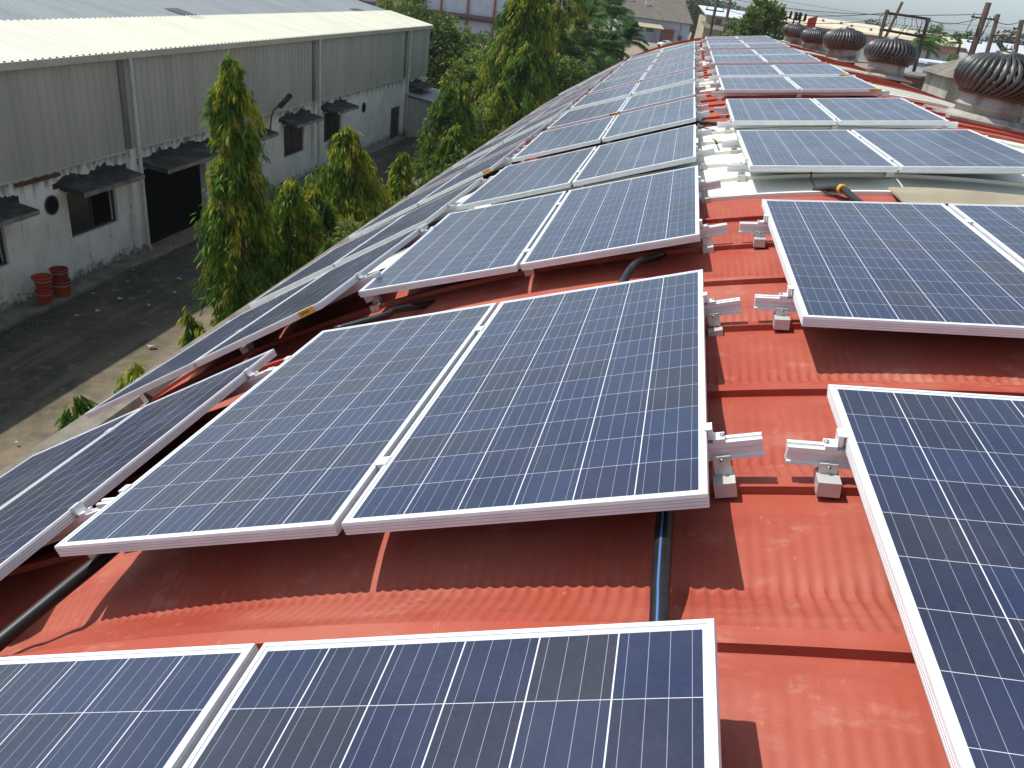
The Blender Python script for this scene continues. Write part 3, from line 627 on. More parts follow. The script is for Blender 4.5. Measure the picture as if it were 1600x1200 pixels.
M['palm'] = leaf_material('palm fronds', (.06, .14, .035), (.14, .26, .065), (.32, .34, .11), .45)
M['shrub'] = leaf_material('shrub leaves', (.05, .09, .02), (.12, .17, .035), (.30, .24, .05), .4)
M['far_leaf'] = leaf_material('distant foliage', (.045, .070, .030), (.06, .09, .035), (.08, .11, .04), .2)
M['bark'] = noisy('grey brown bark', (.10, .075, .05), (.05, .04, .03), 5, .95, stretch=(1, 1, .3), bump=.5)
def leaves(p, d, L, Wd, roll):
    d = d / np.linalg.norm(d, axis=1, keepdims=True); up = np.tile(np.array([[0, 0, 1.]]), (len(p), 1)); bad = np.abs(d[:, 2]) > .95; up[bad] = (1, 0, 0)
    s = np.cross(d, up); s /= np.linalg.norm(s, axis=1, keepdims=True); nn = np.cross(s, d)
    wv = s * np.cos(roll)[:, None] + nn * np.sin(roll)[:, None]; sg = np.cross(wv, d)
    L = L[:, None]; Wd = Wd[:, None]
    V = np.stack([p, p + d * L * .42 + wv * Wd + sg * L * .04, p + d * L, p + d * L * .42 - wv * Wd + sg * L * .04], 1).reshape(-1, 3)
    n = len(p); F = np.arange(n * 4).reshape(n, 4); return V, F
def ashoka(H, rad, seed, nb=230, per=42, z0=.25, lean=(0, 0), leafL=.23, loc=(0, 0, 0), label='', young=.22, group='ashoka trees between the sheds'):
    g = np.random.default_rng(seed); root = thing('ashoka_tree', loc, label, 'tree', group)
    ph = g.uniform(0, 2 * np.pi, nb); t = g.uniform(0, 1, nb) ** .85; hh = z0 + t * (H - z0)
    lump = .95 + .34 * np.sin(ph * 2 + seed) * np.sin(hh * 2.3 + seed) + .16 * np.sin(hh * 5.3 + ph * 3) + g.normal(0, .15, nb)
    rr = rad * np.clip(np.minimum((1 - t) ** .47, (1 - t) * 2.8 + .04), .04, 1) * np.clip(.55 + t * 2.2, 0, 1) * np.clip(lump, .45, 1.5) + .05
    V = []; F = []; T = []; off = 0; nb = int(nb * .66); per = int(per * 1.6)
    for i in range(nb):
        uu = np.where(g.random(per) < .75, g.uniform(.62, 1.06, per), g.uniform(.2, .7, per)); r_ = rr[i]; dz = .10 * r_ * uu - .55 * r_ * uu ** 2.2 - g.uniform(0, .1)
        p = np.stack([lean[0] * hh[i] + r_ * uu * math.cos(ph[i]), lean[1] * hh[i] + r_ * uu * math.sin(ph[i]), hh[i] + dz], 1) + g.normal(0, .035 + .045 * r_, (per, 3)) * np.array([1, 1, 1.5])
        out = np.array([math.cos(ph[i]), math.sin(ph[i]), 0]); d = out * .34 + np.array([0, 0, -1.]) + g.normal(0, .30, (per, 3))
        L = leafL * g.uniform(.7, 1.3, per); v_, f_ = leaves(p, d, L, L * .105, g.uniform(-1.2, 1.2, per))
        yng = g.random() < young * (.4 + 1.0 * t[i])
        ti = np.clip(g.normal(.28, .15, per) + g.normal(0, .14), .0, .60) if not yng else np.clip(g.normal(.78, .14, per), .4, 1.)
        V.append(v_); F.append(f_ + off); T.append(np.repeat(ti, 4)); off += len(v_)
    mesh_arrays('foliage', np.concatenate(V), np.concatenate(F), M['ashoka'], root, np.concatenate(T))
    mb = MB(); n = 7; mb.tube([(lean[0] * z, lean[1] * z, z) for z in np.linspace(-.1, H * .97, n)], list(np.linspace(.085 + .008 * H, .012, n)), 8)
    mb.build('trunk', M['bark'], root)
    mb = MB()
    for i in range(0, nb, max(1, nb // 44)):
        q = np.array([lean[0] * hh[i], lean[1] * hh[i], hh[i]]); e = np.array([math.cos(ph[i]), math.sin(ph[i]), 0]) * rr[i]
        mb.tube([q, q + e * .5 + np.array([0, 0, -.08 * rr[i]]), q + e * .9 + np.array([0, 0, -.45 * rr[i]])], [.016, .010, .005], 5)
    if nb > 80: mb.build('branches', M['bark'], root)
    return root
def broadleaf(H, rx, seed, nclump=70, per=85, crown_z=.55, leafL=.26, loc=(0, 0, 0), label='', material='broad', group=None, trunk_r=.16, squash=.8, clump=.26, name='broadleaf_tree', cat='tree', tint0=.34):
    g = np.random.default_rng(seed); root = thing(name, loc, label, cat, group)
    cz = H * crown_z; rz = (H - cz)
    ph = g.uniform(0, 2 * np.pi, nclump); ct = g.uniform(-.75, 1, nclump); rr = g.uniform(.45, 1.0, nclump) ** .6
    lump = 1 + .2 * np.sin(2 * ph + seed) + .15 * np.sin(5 * ph + seed * 2)
    sn = np.sqrt(1 - ct ** 2); C = np.stack([rx * rr * sn * np.cos(ph) * lump, rx * rr * sn * np.sin(ph) * lump, cz + rz * rr * ct * squash / .8], 1)
    cs = rx * clump * g.uniform(.7, 1.35, nclump); tint_c = np.clip(g.normal(tint0, .16, nclump), .02, .95)
    V = []; F = []; T = []; off = 0
    for i in range(nclump):
        k = g.normal(0, 1, (per, 3)); k /= np.linalg.norm(k, axis=1, keepdims=True); rad = g.uniform(.35, 1., per) ** .5
        p = C[i] + k * (rad * cs[i])[:, None] * np.array([1, 1, .72]); d = k + g.normal(0, .5, (per, 3)) + np.array([0, 0, -.35])
        L = leafL * g.uniform(.7, 1.3, per); v_, f_ = leaves(p, d, L, L * .26, g.uniform(-1, 1, per))
        V.append(v_); F.append(f_ + off); T.append(np.repeat(np.clip(tint_c[i] + g.normal(0, .08, per), 0, 1), 4)); off += len(v_)
    mesh_arrays('crown', np.concatenate(V), np.concatenate(F), M[material], root, np.concatenate(T))
    mb = MB(); mb.tube([(0, 0, -.1), (.05 * rx, 0, cz * .5), (0, .04 * rx, cz)], [trunk_r * 1.25, trunk_r, trunk_r * .75], 9); mb.build('trunk', M['bark'], root)
    mb = MB()
    for i in range(0, nclump, 3):
        mb.tube([(0, .02, cz * (.55 + .35 * g.random())), tuple(C[i] * np.array([.5, .5, 1]) + np.array([0, 0, -.14 * rz])), tuple(C[i])], [trunk_r * .45, trunk_r * .26, .02], 5)
    mb.build('limbs', M['bark'], root); return root
def palm(H, fl, seed, nf=15, loc=(0, 0, 0), label='', trunk_r=.15, lw=.028, ll=.55, group=None, droop=.75, nleaf=34, name='palm_tree'):
    g = np.random.default_rng(seed); root = thing(name, loc, label, 'palm', group); V = []; F = []; T = []; off = 0; mb = MB(); mb.sm = []
    for i in range(nf):
        a = i * 2.4 + g.uniform(-.25, .25); e = g.uniform(.35, 1.4); L = fl * g.uniform(.8, 1.1); ts = np.linspace(0, 1, 9)
        hz = L * ts * math.cos(e) * (1 - .12 * ts); vz = L * (ts * math.sin(e) - droop * (.35 + .5 * math.cos(e)) * ts ** 2.1)
        pts = np.stack([hz * math.cos(a), hz * math.sin(a), H + vz], 1); mb.tube(list(pts), list(np.linspace(.026, .006, 9)), 5)
        tt = np.repeat(np.linspace(.12, 1, nleaf), 2); px_ = np.stack([np.interp(tt, ts, pts[:, k]) for k in range(3)], 1)
        dr = np.stack([np.gradient(pts[:, k]) for k in range(3)], 1); dd = np.stack([np.interp(tt, ts, dr[:, k]) for k in range(3)], 1); dd /= np.linalg.norm(dd, axis=1, keepdims=True)
        side = np.cross(dd, np.array([0, 0, 1.])); side /= np.linalg.norm(side, axis=1, keepdims=True); sg = np.tile([1., -1.], nleaf)[:, None]
        d = side * sg + dd * .75 + np.array([0, 0, -.45]) + g.normal(0, .12, (len(tt), 3)); Ls = ll * np.sin(np.clip(tt, 0, 1) * np.pi * .86 + .25) * g.uniform(.85, 1.1, len(tt)) + .08
        v_, f_ = leaves(px_, d, Ls, np.full(len(tt), lw), g.uniform(-.5, .5, len(tt))); V.append(v_); F.append(f_ + off); off += len(v_)
        T.append(np.repeat(np.clip(g.normal(.33, .12, len(tt)) + g.normal(0, .1), 0, 1), 4))
    mesh_arrays('fronds', np.concatenate(V), np.concatenate(F), M['palm'], root, np.concatenate(T)); mb.build('frond_stems', M['palm'], root)
    mb = MB(); mb.tube([(0, 0, -.1), (.03 * H, 0, H * .5), (0, 0, H)], [trunk_r * 1.25, trunk_r, trunk_r * .85], 9); mb.build('trunk', M['bark'], root); return root
AT = [  # x, y, height, radius, label, branches
    (-9.6, 16.8, 7.2, .90, 'tall drooping ashoka tree standing before the warehouse door', 330), (-9.3, 18.7, 4.2, 1.15, 'short ashoka tree just right of the tallest one', 200),
    (-9.4, 20.4, 3.6, 1.35, 'low bushy ashoka between two taller ones by the lane', 190), (-9.3, 22.6, 4.9, 1.75, 'full pyramid shaped ashoka with yellow tips before the middle windows', 330),
    (-8.0, 18.3, 2.9, .7, 'low light green sapling next to the roof parapet', 120),
    (-9.3, 28.0, 3.3, .62, 'slim yellowish sapling alone in the lane opening', 130), (-8.6, 29.0, 2.3, .9, 'low dull green shrub like ashoka beside the slim sapling', 140),
    (-9.3, 33.2, 5.35, 1.35, 'bright drooping ashoka before the lean-to', 280), (-8.5, 32.2, 3.8, .85, 'dark green ashoka hugging the parapet before the lean-to', 190), (-9.4, 36.0, 5.0, 1.0, 'ashoka tree just behind the bright one near the lean-to', 220),
    (-8.45, 40.6, 4.75, 1.15, 'pointed ashoka tree with hanging yellow green leaves beyond the lean-to', 240),
    (-8.0, float(at_x(297, 487, -8.0)[1]), float(at_x(297, 487, -8.0)[2]), .40, 'small young ashoka sprout above the roof parapet', 90), (-7.6, float(at_x(206, 564, -7.6)[1]), float(at_x(206, 564, -7.6)[2]), .50, 'yellow tipped sapling behind the outermost panels', 110), (-7.4, float(at_x(116, 622, -7.4)[1]), float(at_x(116, 622, -7.4)[2]), .50, 'nearest spiky sapling left of the outermost panels', 70)]
for k, (x, y, h, rad, lab, nb) in enumerate(AT):
    ashoka(h, rad, 100 + k, nb=nb, per=44 if k < 11 else 30, loc=(x, y, 0), label=lab, lean=(.006 * ((k * 7) % 5 - 2), .004), young=(.30, .2, .25, .38, .05, .55, .25, .12, .1, .3, .45, .3, .6, .2)[k], z0=.2 if k else .7)
# big trees further along the lane
ashoka(9.9, 2.5, 31, 700, 52, leafL=.33, loc=(-8.9, 46.5, 0), label='big leafy tree with hanging bright clumps, left of the long panel rows', young=.32, group='big trees along the lane')
ashoka(6.6, 1.9, 32, 420, 50, leafL=.30, loc=(-7.9, 43.0, 0), label='dark leafy tree in front of the biggest tree by the roof edge', young=.14, group='big trees along the lane')
ashoka(11.2, 1.25, 140, 360, 44, loc=(-9.1, 60.0, 0), label='tall yellow green spire tree in front of the palms', leafL=.26, young=.5, group='big trees along the lane')
ashoka(11.6, 1.2, 141, 330, 44, loc=(-9.95, 57.0, 0), label='tall dark spire tree behind the biggest leafy tree', leafL=.26, young=.2, group='big trees along the lane')
ashoka(11.0, 1.1, 144, 330, 44, loc=(-8.2, 63.0, 0), label='tall golden tipped spire tree next to the feathery palms', leafL=.26, young=.5, group='big trees along the lane')
broadleaf(5.8, 2.6, 33, 80, 100, .40, .28, (-7.2, 50.5, 0), 'rounded tree below the spire trees by the roof edge', group='big trees along the lane', clump=.25)
broadleaf(6.5, 4.3, 34, 150, 120, .50, .34, (-20.0, 62.0, 0), 'wide dark umbrella crowned tree behind the warehouse corner', group='big trees along the lane', trunk_r=.26, clump=.20, tint0=.24)
broadleaf(8.4, 3.6, 35, 90, 100, .5, .32, (-29, 84, 0), 'paler leafy tree behind the warehouse roof end', group='trees behind the warehouse', tint0=.5)
broadleaf(9.3, 4.4, 36, 90, 100, .5, .34, (-43, 92, 0), 'dark tree farthest left behind the warehouse roof', group='trees behind the warehouse', tint0=.28)
broadleaf(8.6, 3.6, 46, 90, 100, .5, .34, (-37.5, 74, 0), 'thick tree close behind the warehouse gable', group='trees behind the warehouse', tint0=.3)
for k, (x, y, h, rx, lab) in enumerate(((-13.0, 50.6, 2.6, 1.3, 'yellow green bush at the corner of the lean-to'), (-14.8, 56.5, 2.4, 1.5, 'loose bush under the umbrella crowned tree'), (-11.2, 45.5, 2.9, 1.3, 'bush with orange young leaves beside the lean-to'),
                                       (-11.8, 53, 3.2, 1.6, 'dense bush in front of the tall spire trees'), (-7.0, 36.5, 2.6, 1.2, 'dark bush pressed against the parapet'), (-10.4, 43.4, 2.6, 1.2, 'low bush before the lean-to wall'), (-8.4, 20.0, 2.9, 1.2, 'dull green bush filling the foot of the tallest ashoka'), (-9.9, 20.4, 3.3, 1.1, 'twiggy bush between the tallest ashoka and the pyramid one'), (-8.5, 24.6, 2.7, 1.0, 'low bush right of the pyramid shaped ashoka'), (-8.0, 31.0, 3.0, 1.1, 'dull bush between slim sapling and bright ashoka'), (-9.6, 38.6, 3.8, 1.5, 'thick bush linking the ashokas by the lean-to'), (-8.4, 43.6, 4.6, 1.6, 'thick bush at the foot of the biggest leafy tree'), (-6.9, 57, 4.4, 1.7, 'scrubby bush at the far roof edge by the palms'))):
    broadleaf(h, rx, 60 + k, 34, 80, .42, .2, (x, y, 0), lab, 'shrub', 'bushes along the lane', .06, name='bush', cat='bush', tint0=.5 if k % 2 == 0 else .3)
for k, (x, y, h, rx, lab) in enumerate(((-12.2, 48.6, 4.4, 1.7, 'leafy filler tree just past the lean-to roof'), (-13.8, 55.2, 4.6, 2.0, 'leafy bush tree beneath the umbrella crowned tree'), (-11.4, 51.5, 5.2, 1.8, 'tall bush tree left of the biggest leafy tree'), (-15.8, 60.5, 3.8, 2.0, 'low tree in the shade of the umbrella crowned tree'), (-12.6, 64, 5.8, 2.2, 'bushy tree between the umbrella crown and the spires'), (-10.8, 69, 7.0, 2.2, 'bushy tree behind the golden spire tree'), (-17.5, 70, 5.6, 2.4, 'green tree before the framed building, left of the spires'), (-13.5, 76, 6.2, 2.4, 'green tree before the framed building, beside the spires'))):
    broadleaf(h, rx, 300 + k, 60, 95, .42, .27, (x, y, 0), lab, 'broad', 'filler trees along the lane', .09, clump=.27, name='small_tree', tint0=.5 if k % 3 else .36)
palm(1.5, 2.4, 70, 13, (-13.6, 53.5, 0), 'squat palm sprouting among bushes past the lean-to', .13, .03, .5, 'palms along the lane')
for k, (x, y, h) in enumerate(((-7.6, 62, 4.6), (-6.4, 66, 5.0), (-8.6, 72, 6.9), (-5.2, 74, 5.6), (-7.0, 79, 7.2), (-6.6, 56, 3.0), (-5.9, 70, 3.2))):
    palm(h, 3.4, 80 + k, 36, (x, y, 0), ('feathery palm nearest the roof edge', 'feathery palm right of the nearest palm', 'taller feathery palm behind the golden spire tree', 'rightmost feathery palm by the brown roofed house', 'rear feathery palm crowning the clump', 'low feathery palm brushing the far roof edge', 'low feathery palm deep inside the clump')[k], .14, .028, .95, 'palms along the lane', nleaf=62)
# ground cover: weeds along the wall and between the trees
g = np.random.default_rng(5); n = 9000
x = np.concatenate([g.normal(-8.6, .8, 5200), g.normal(-15.15, .22, 1600), g.uniform(-16, -9, 2200)]); y = np.concatenate([g.uniform(7, 58, 5200), g.uniform(8, 47, 1600), g.uniform(44, 66, 2200)])
keep = (np.sin(x * 1.1 + 2) * np.sin(y * .8) + .5 * np.sin(y * 2.3 + x) > -.15); x, y = x[keep], y[keep]; n = len(x)
d = np.stack([g.normal(0, .6, n), g.normal(0, .6, n), np.ones(n)], 1); L = g.uniform(.05, .17, n)
V, F = leaves(np.stack([x, y, np.full(n, .02)], 1), d, L, L * .12, g.uniform(-1, 1, n))
tag(mesh_arrays('weeds', V, F, M['shrub'], None, np.repeat(g.uniform(.1, .75, n), 4)), 'weeds and low grass along the lane', None, None, 'stuff')

# ------------------------------------------------------------------ turbine roof vents
m = mat('weathered dark vane metal', (.1, .1, .1), .45, .6); t_ = NT(m); v = t_.obj((1, 1, .4)); tc = t_.node('ShaderNodeTexCoord'); sp_ = t_.node('ShaderNodeSeparateXYZ'); t_.link(tc.outputs['Object'], sp_.inputs[0])
c = t_.mix(t_.ramp(t_.noise(v, 5, 5), .35, .7), (.115, .115, .11), (.05, .05, .048)); rz = t_.math('SUBTRACT', 1., t_.ramp(t_.math('ADD', sp_.outputs[2], t_.math('MULTIPLY', t_.noise(t_.obj(), 6, 4), .22)), .46, .62))
t_.link(t_.mix(t_.math('MULTIPLY', rz, .5), c, (.11, .06, .042)), t_.p.inputs['Base Color']); M['vane'] = m; M['vane_rust'] = noisy('rust stained vane metal', (.13, .07, .045), (.07, .05, .035), 4, .7, .3)
M['neck'] = noisy('dusty rust streaked neck', (.36, .33, .29), (.15, .095, .07), 3.0, .75, stretch=(1, 1, .5), lo=.4, hi=.7)
def make_vent():
    root = thing('turbine_vent', (0, 0, 0), 'x', 'roof vent', 'turbine vents along the ridge'); nb = 40
    prof = [(.41, .31), (.48, .355), (.545, .43), (.565, .52), (.55, .61), (.49, .70), (.37, .77), (.18, .81)]
    V = MB(); m = len(prof)
    for k in range(nb):
        a0 = 2 * math.pi * k / nb; vs = []
        for i, (rr, z) in enumerate(prof):
            tw = .28 * math.sin(math.pi * i / (m - 1)) + .22 * (i / (m - 1))
            for j, (da, dr) in enumerate(((0, .0), (.038, .014), (.088, .012), (.128, -.030))):
                a = a0 + tw + da; q = rr + dr * min(1, rr * 2.2); vs.append((q * math.cos(a), q * math.sin(a), z))
        V.add(vs, [(i * 4 + j, i * 4 + j + 1, (i + 1) * 4 + j + 1, (i + 1) * 4 + j) for i in range(m - 1) for j in range(3)], True)
    V.build('vane_cage', M['vane'], root)
    mb = MB(); mb.lathe([(.365, .30), (.44, .295), (.45, .31), (.44, .335), (.37, .34)], 36, cap=False); mb.build('lower_ring', M['vane_rust'], root)
    mb = MB(); mb.lathe([(.21, .79), (.20, .83), (.10, .845), (.002, .85)], 28, cap=False); mb.lathe([(.03, .84), (.03, .875), (.001, .88)], 10, cap=False); mb.build('crown_plate', M['vane'], root)
    mb = MB(); mb.lathe([(.40, -.35), (.40, .14), (.415, .15), (.415, .17), (.39, .18), (.385, .295)], 32, cap=False); mb.build('neck', M['neck'], root)
    mb = MB(); mb.lathe([(.02, .2), (.02, .82)], 8); mb.build('spindle', M['vane'], root)
    mb = MB(); mb.box(-.62, .62, -.62, .62, -.012, .02); mb.lathe([(.50, .0), (.46, .07), (.405, .075)], 28, cap=False); mb.build('base_flashing', M['neck'], root); return root
VP_ = [(3.95, 11.5, .98), (4.15, 18.5, .92), (4.2, 24.2, .98), (4.1, 29.2, .80), (3.8, 32.4, .80)]
vl = ['nearest and largest turbine vent, cut by the right frame edge', 'second turbine vent in front of the double pole frame', 'third turbine vent with rusty lower half', 'fourth small looking turbine vent near the roof end', 'farthest turbine vent at the roof end']
pv = make_vent()
for k, (x, y, s) in enumerate(VP_):
    o = pv if k == 0 else copy_tree(pv); tlt = math.asin((x - XC) / RC); o.location = (x, y, arc_z(x) - .01); o.scale = (s, s, s); o.rotation_euler = (0, tlt * .6, k * 1.3); o['label'] = vl[k]

# ------------------------------------------------------------------ the far end and the plain beyond
M['blue_wall'] = noisy('pale blue white wash', (.50, .55, .66), (.42, .46, .54), .8, .85); M['lav'] = noisy('pale lavender plaster', (.40, .43, .53), (.33, .35, .43), 1.0, .9)
M['red_frame'] = noisy('red oxide paint', (.30, .07, .05), (.22, .06, .045), 2, .7); M['brown_roof'] = noisy('brown asbestos roof', (.17, .145, .115), (.11, .10, .085), .9, .9)
M['beige'] = noisy('beige plaster', (.42, .35, .24), (.34, .29, .21), .8, .9); M['orange'] = mat('orange awning sheet', (.5, .12, .05), .7)
M['pole'] = noisy('rusty pole', (.075, .04, .03), (.04, .028, .024), 3, .85); M['cream_far'] = noisy('cream far roof', (.60, .52, .38), (.52, .45, .33), .08, .9)
M['fascia'] = noisy('brick red fascia', (.20, .075, .055), (.15, .06, .05), .3, .85); M['grey_wall'] = noisy('grey far wall', (.36, .36, .35), (.26, .26, .255), .15, .9)
M['far_white'] = noisy('whitish sheet roof', (.62, .66, .70), (.52, .56, .60), .3, .6)
def T2(p0, p1):   # local frame: x from p0 to p1, y away from the camera
    d = np.array(p1[:2], float) - np.array(p0[:2], float); L = np.linalg.norm(d); d /= L; nrm = np.array([-d[1], d[0]])
    if nrm[1] < 0: nrm = -nrm
    return L, (lambda p: (p0[0] + d[0] * p[0] + nrm[0] * p[1], p0[1] + d[1] * p[0] + nrm[1] * p[1], p[2]))
def far_box(mb, T, x0, x1, y0, y1, z0, z1): mb.box(x0, x1, y0, y1, z0, z1, T)
# blue building with red frames (left of centre)
L, T = T2((-48, 120), (-24, 128)); bb = thing('framed_building', T((L / 2, 4, 0)), 'two storey pale blue building with red frames behind the trees', 'building'); bo = T((L / 2, 4, 0))
mb = MB(); far_box(mb, T, 0, L, 0, 9, 0, 7.6); far_box(mb, T, 1, L - 4, 1, 9, 7.605, 11.); mb.build('wall', M['blue_wall'], bb, origin=bo)
mb = MB()
for x in np.arange(0, L + .1, 4.): far_box(mb, T, x - .15, x + .15, -.25, -.004, 0, 7.6)
for z in (3.5, 7.2): far_box(mb, T, -.2, L + .2, -.30, -.255, z, z + .32)
mb.build('red_frame', M['red_frame'], bb, origin=bo)
for k in range(5):
    x = 1.1 + k * 4.; 
    for z in (8.4,):
        if z > 8 and k > 3: continue
        mb = MB(); yy = -.05 if z < 8 else .95; far_box(mb, T, x, x + 1.7, yy, yy + .045, z, z + 1.3); mb.build('window', M['pane'], bb, origin=bo)
mb = MB(); far_box(mb, T, -.5, L + .5, -1.1, -.31, 3.0, 3.4); mb.build('awning', M['mould_slab'], bb, origin=bo)
# brown roofed house with an orange awning far beyond the end of the roof
L, T = T2((-15.5, 204), (.3, 210)); hb = thing('brown_roof_house', T((L / 2, 3, 0)), 'brown roofed blue house with an orange awning beyond the roof end', 'house'); ho = T((L / 2, 3, 0))
mb = MB(); far_box(mb, T, 0, L, 0, 10, 0, 4.6); mb.build('wall', M['blue_wall'], hb, origin=ho)
mb = MB(); mb.hexa([T(p) for p in ((-.4, -.9, 4.75), (L + .4, -.9, 4.75), (L + .4, 11, 11.0), (-.4, 11, 11.0), (-.4, -.9, 4.9), (L + .4, -.9, 4.9), (L + .4, 11, 11.15), (-.4, 11, 11.15))]); mb.build('roof', M['brown_roof'], hb, origin=ho)
mb = MB(); far_box(mb, T, 9.6, 13.4, -1.9, -.01, 3.1, 3.25); mb.build('awning', M['orange'], hb, origin=ho)
for x in (1.0, 3.6, 6.2):
    mb = MB(); far_box(mb, T, x, x + 1.7, -.05, -.004, 2.0, 3.9); mb.build('window', M['pane'], hb, origin=ho)
mb = MB(); far_box(mb, T, 9.8, 13.2, -.05, -.004, .1, 3.0); mb.build('door', M['red_frame'], hb, origin=ho)
for x in (.1, 8.6, 14.6):
    mb = MB(); far_box(mb, T, x, x + .5, -.55, -.06, 0, 4.6); mb.build('post', M['lav'], hb, origin=ho)
mb = MB(); mb.hexa([T(p) for p in ((2.4, -4, 3.0), (9.2, -4, 3.0), (9.2, -.6, 3.9), (2.4, -.6, 3.9), (2.4, -4, 3.12), (9.2, -4, 3.12), (9.2, -.6, 4.02), (2.4, -.6, 4.02))]); mb.build('porch_roof', M['beige'], hb, origin=ho)
for x, yy in ((2.2, 5.0), (6.2, 4.0)):
    z = 4.9 + (yy + .9) * .525; mb = MB(); far_box(mb, T, x, x + 1.0, yy, yy + .5, z - .1, z + 1.0); mb.build('roof_box', M['white_paint'], hb, origin=ho)
# beige sheds to the right of it
L, T = T2((3.2, 186), (12.8, 189)); sb = thing('beige_shed', T((L / 2, 3, 0)), 'beige shed with white roof and dark porch beyond the walkway end', 'shed'); bo = T((L / 2, 3, 0))
mb = MB(); far_box(mb, T, 0, L, 0, 5, 0, 7.4); mb.build('wall', M['beige'], sb, origin=bo)
mb = MB(); mb.hexa([T(p) for p in ((-.5, -.8, 7.5), (L + .5, -.8, 7.5), (L + .5, 5.4, 9.0), (-.5, 5.4, 9.0), (-.5, -.8, 7.65), (L + .5, -.8, 7.65), (L + .5, 5.4, 9.15), (-.5, 5.4, 9.15))]); mb.build('roof', M['far_white'], sb, origin=bo)
mb = MB(); mb.hexa([T(p) for p in ((-1, -5, 5.0), (7.5, -5, 4.6), (7.5, -.01, 5.7), (-1, -.01, 6.1), (-1, -5, 5.15), (7.5, -5, 4.75), (7.5, -.01, 5.85), (-1, -.01, 6.25))]); mb.build('porch_roof', M['brown_roof'], sb, origin=bo)
for x in (2.2, 6.4, 9.6):
    mb = MB(); far_box(mb, T, x, x + 1.3, -.05, -.004, 5.9, 7.1); mb.build('window', M['pane'], sb, origin=bo)
q = at_y(1112, 47, 205); st = thing('storage_tank', (q[0], 205, 0), 'white horizontal storage tank on dark legs beyond the roof end', 'tank')
mb = MB(); pf = [(-1.5, .001), (-1.5, .62), (-1.42, .75), (1.42, .75), (1.5, .62), (1.5, .001)]; mb.tube([(x, 0, q[2]) for x, _ in pf], [r_ for _, r_ in pf], 16); mb.build('tank_body', M['white_paint'], st)
for sx in (-1, 1): mb = MB(); mb.box(sx - .2, sx + .2, -.6, .6, 0, q[2] - .6); mb.build('leg', M['win_frame'], st)
q = at_y(1122, 40, 200); kb = thing('kiosk', (q[0], 200, 0), 'narrow light blue kiosk beside the white storage tank', 'kiosk'); mb = MB(); mb.box(-.9, .9, -.8, .8, 0, q[2] - .2); mb.build('body', M['blue_wall'], kb); mb = MB(); mb.box(-1.05, 1.05, -.95, .95, q[2] - .198, q[2]); mb.build('roof', M['lav'], kb)
mb = MB(); mb.box(-.35, .35, -.84, -.802, .1, 2.1); mb.build('door', M['red_frame'], kb)
M['car_w'] = mat('off white car paint', (.6, .6, .58), .3); M['yel_m'] = mat('yellow machine paint', (.6, .3, .03), .5); M['tyre'] = mat('tyre rubber', (.02, .02, .02), .8); M['glass_d'] = mat('car glass', (.02, .025, .03), .1)
def car(px, Y, yaw, label):
    q = at_y(px, 60, Y); t = thing('parked_car', (q[0], q[1], 0), label, 'car'); t.rotation_euler = (0, 0, yaw)
    sec = [(-2.0, .45, .75), (-1.9, .40, .95), (-1.1, .36, 1.02), (-.55, .36, 1.42), (.75, .36, 1.46), (1.5, .36, 1.05), (1.95, .40, .95), (2.0, .45, .6)]
    mb = MB(); P = np.zeros((len(sec), 7, 3))
    for i, (x, zb, zt) in enumerate(sec):
        for j, (yy, f) in enumerate(((-.80, 0), (-.84, .45), (-.80, .62), (-.62, 1), (.62, 1), (.80, .62), (.84, .45))): P[i, j] = (x, yy, zb + (zt - zb) * f)
    mb.grid(P, True); mb.add([tuple(P[0, j]) for j in range(7)], [tuple(range(7))]); mb.add([tuple(P[-1, j]) for j in range(7)], [tuple(range(6, -1, -1))]); mb.build('body', M['car_w'], t)
    mb = MB(); mb.hexa([(-1.0, -.66, 1.03), (-.55, -.62, 1.40), (-.55, .62, 1.40), (-1.0, .66, 1.03), (-1.06, -.66, 1.05), (-.6, -.62, 1.43), (-.6, .62, 1.43), (-1.06, .66, 1.05)]); mb.build('windscreen', M['glass_d'], t)
    for sx in (-1.25, 1.25):
        for sy in (-.82, .82):
            mb = MB(); mb.tube([(sx, sy - .1, .31), (sx, sy + .1, .31)], .31, 16); mb.build('wheel', M['tyre'], t)
car(1042, 188, .9, 'off white car parked before the brown roofed house')
q = at_y(1062, 58, 190); ld = thing('loader', (q[0], q[1], 0), 'small yellow loader standing before the orange awning', 'loader')
mb = MB(); mb.box(-.9, .9, -.6, .6, .6, 1.5); mb.box(-.5, .5, -.5, .5, 1.502, 2.2); mb.build('body', M['yel_m'], ld)
mb = MB(); mb.box(-.45, .45, -.55, -.51, 1.7, 2.6); mb.box(-.6, .6, -.6, .6, 2.605, 2.7); mb.build('cab', M['glass_d'], ld)
mb = MB(); mb.hexa([(-.8, -1.6, .2), (.8, -1.6, .2), (.8, -.9, .5), (-.8, -.9, .5), (-.8, -1.7, .6), (.8, -1.7, .6), (.8, -.9, 1.1), (-.8, -.9, 1.1)]); mb.build('scoop', M['yel_m'], ld)
for sx in (-.8, .8):
    for sy in (-.45, .5):
        mb = MB(); mb.tube([(sx - .12, sy, .45), (sx + .12, sy, .45)], .45, 14); mb.build('wheel', M['tyre'], ld)
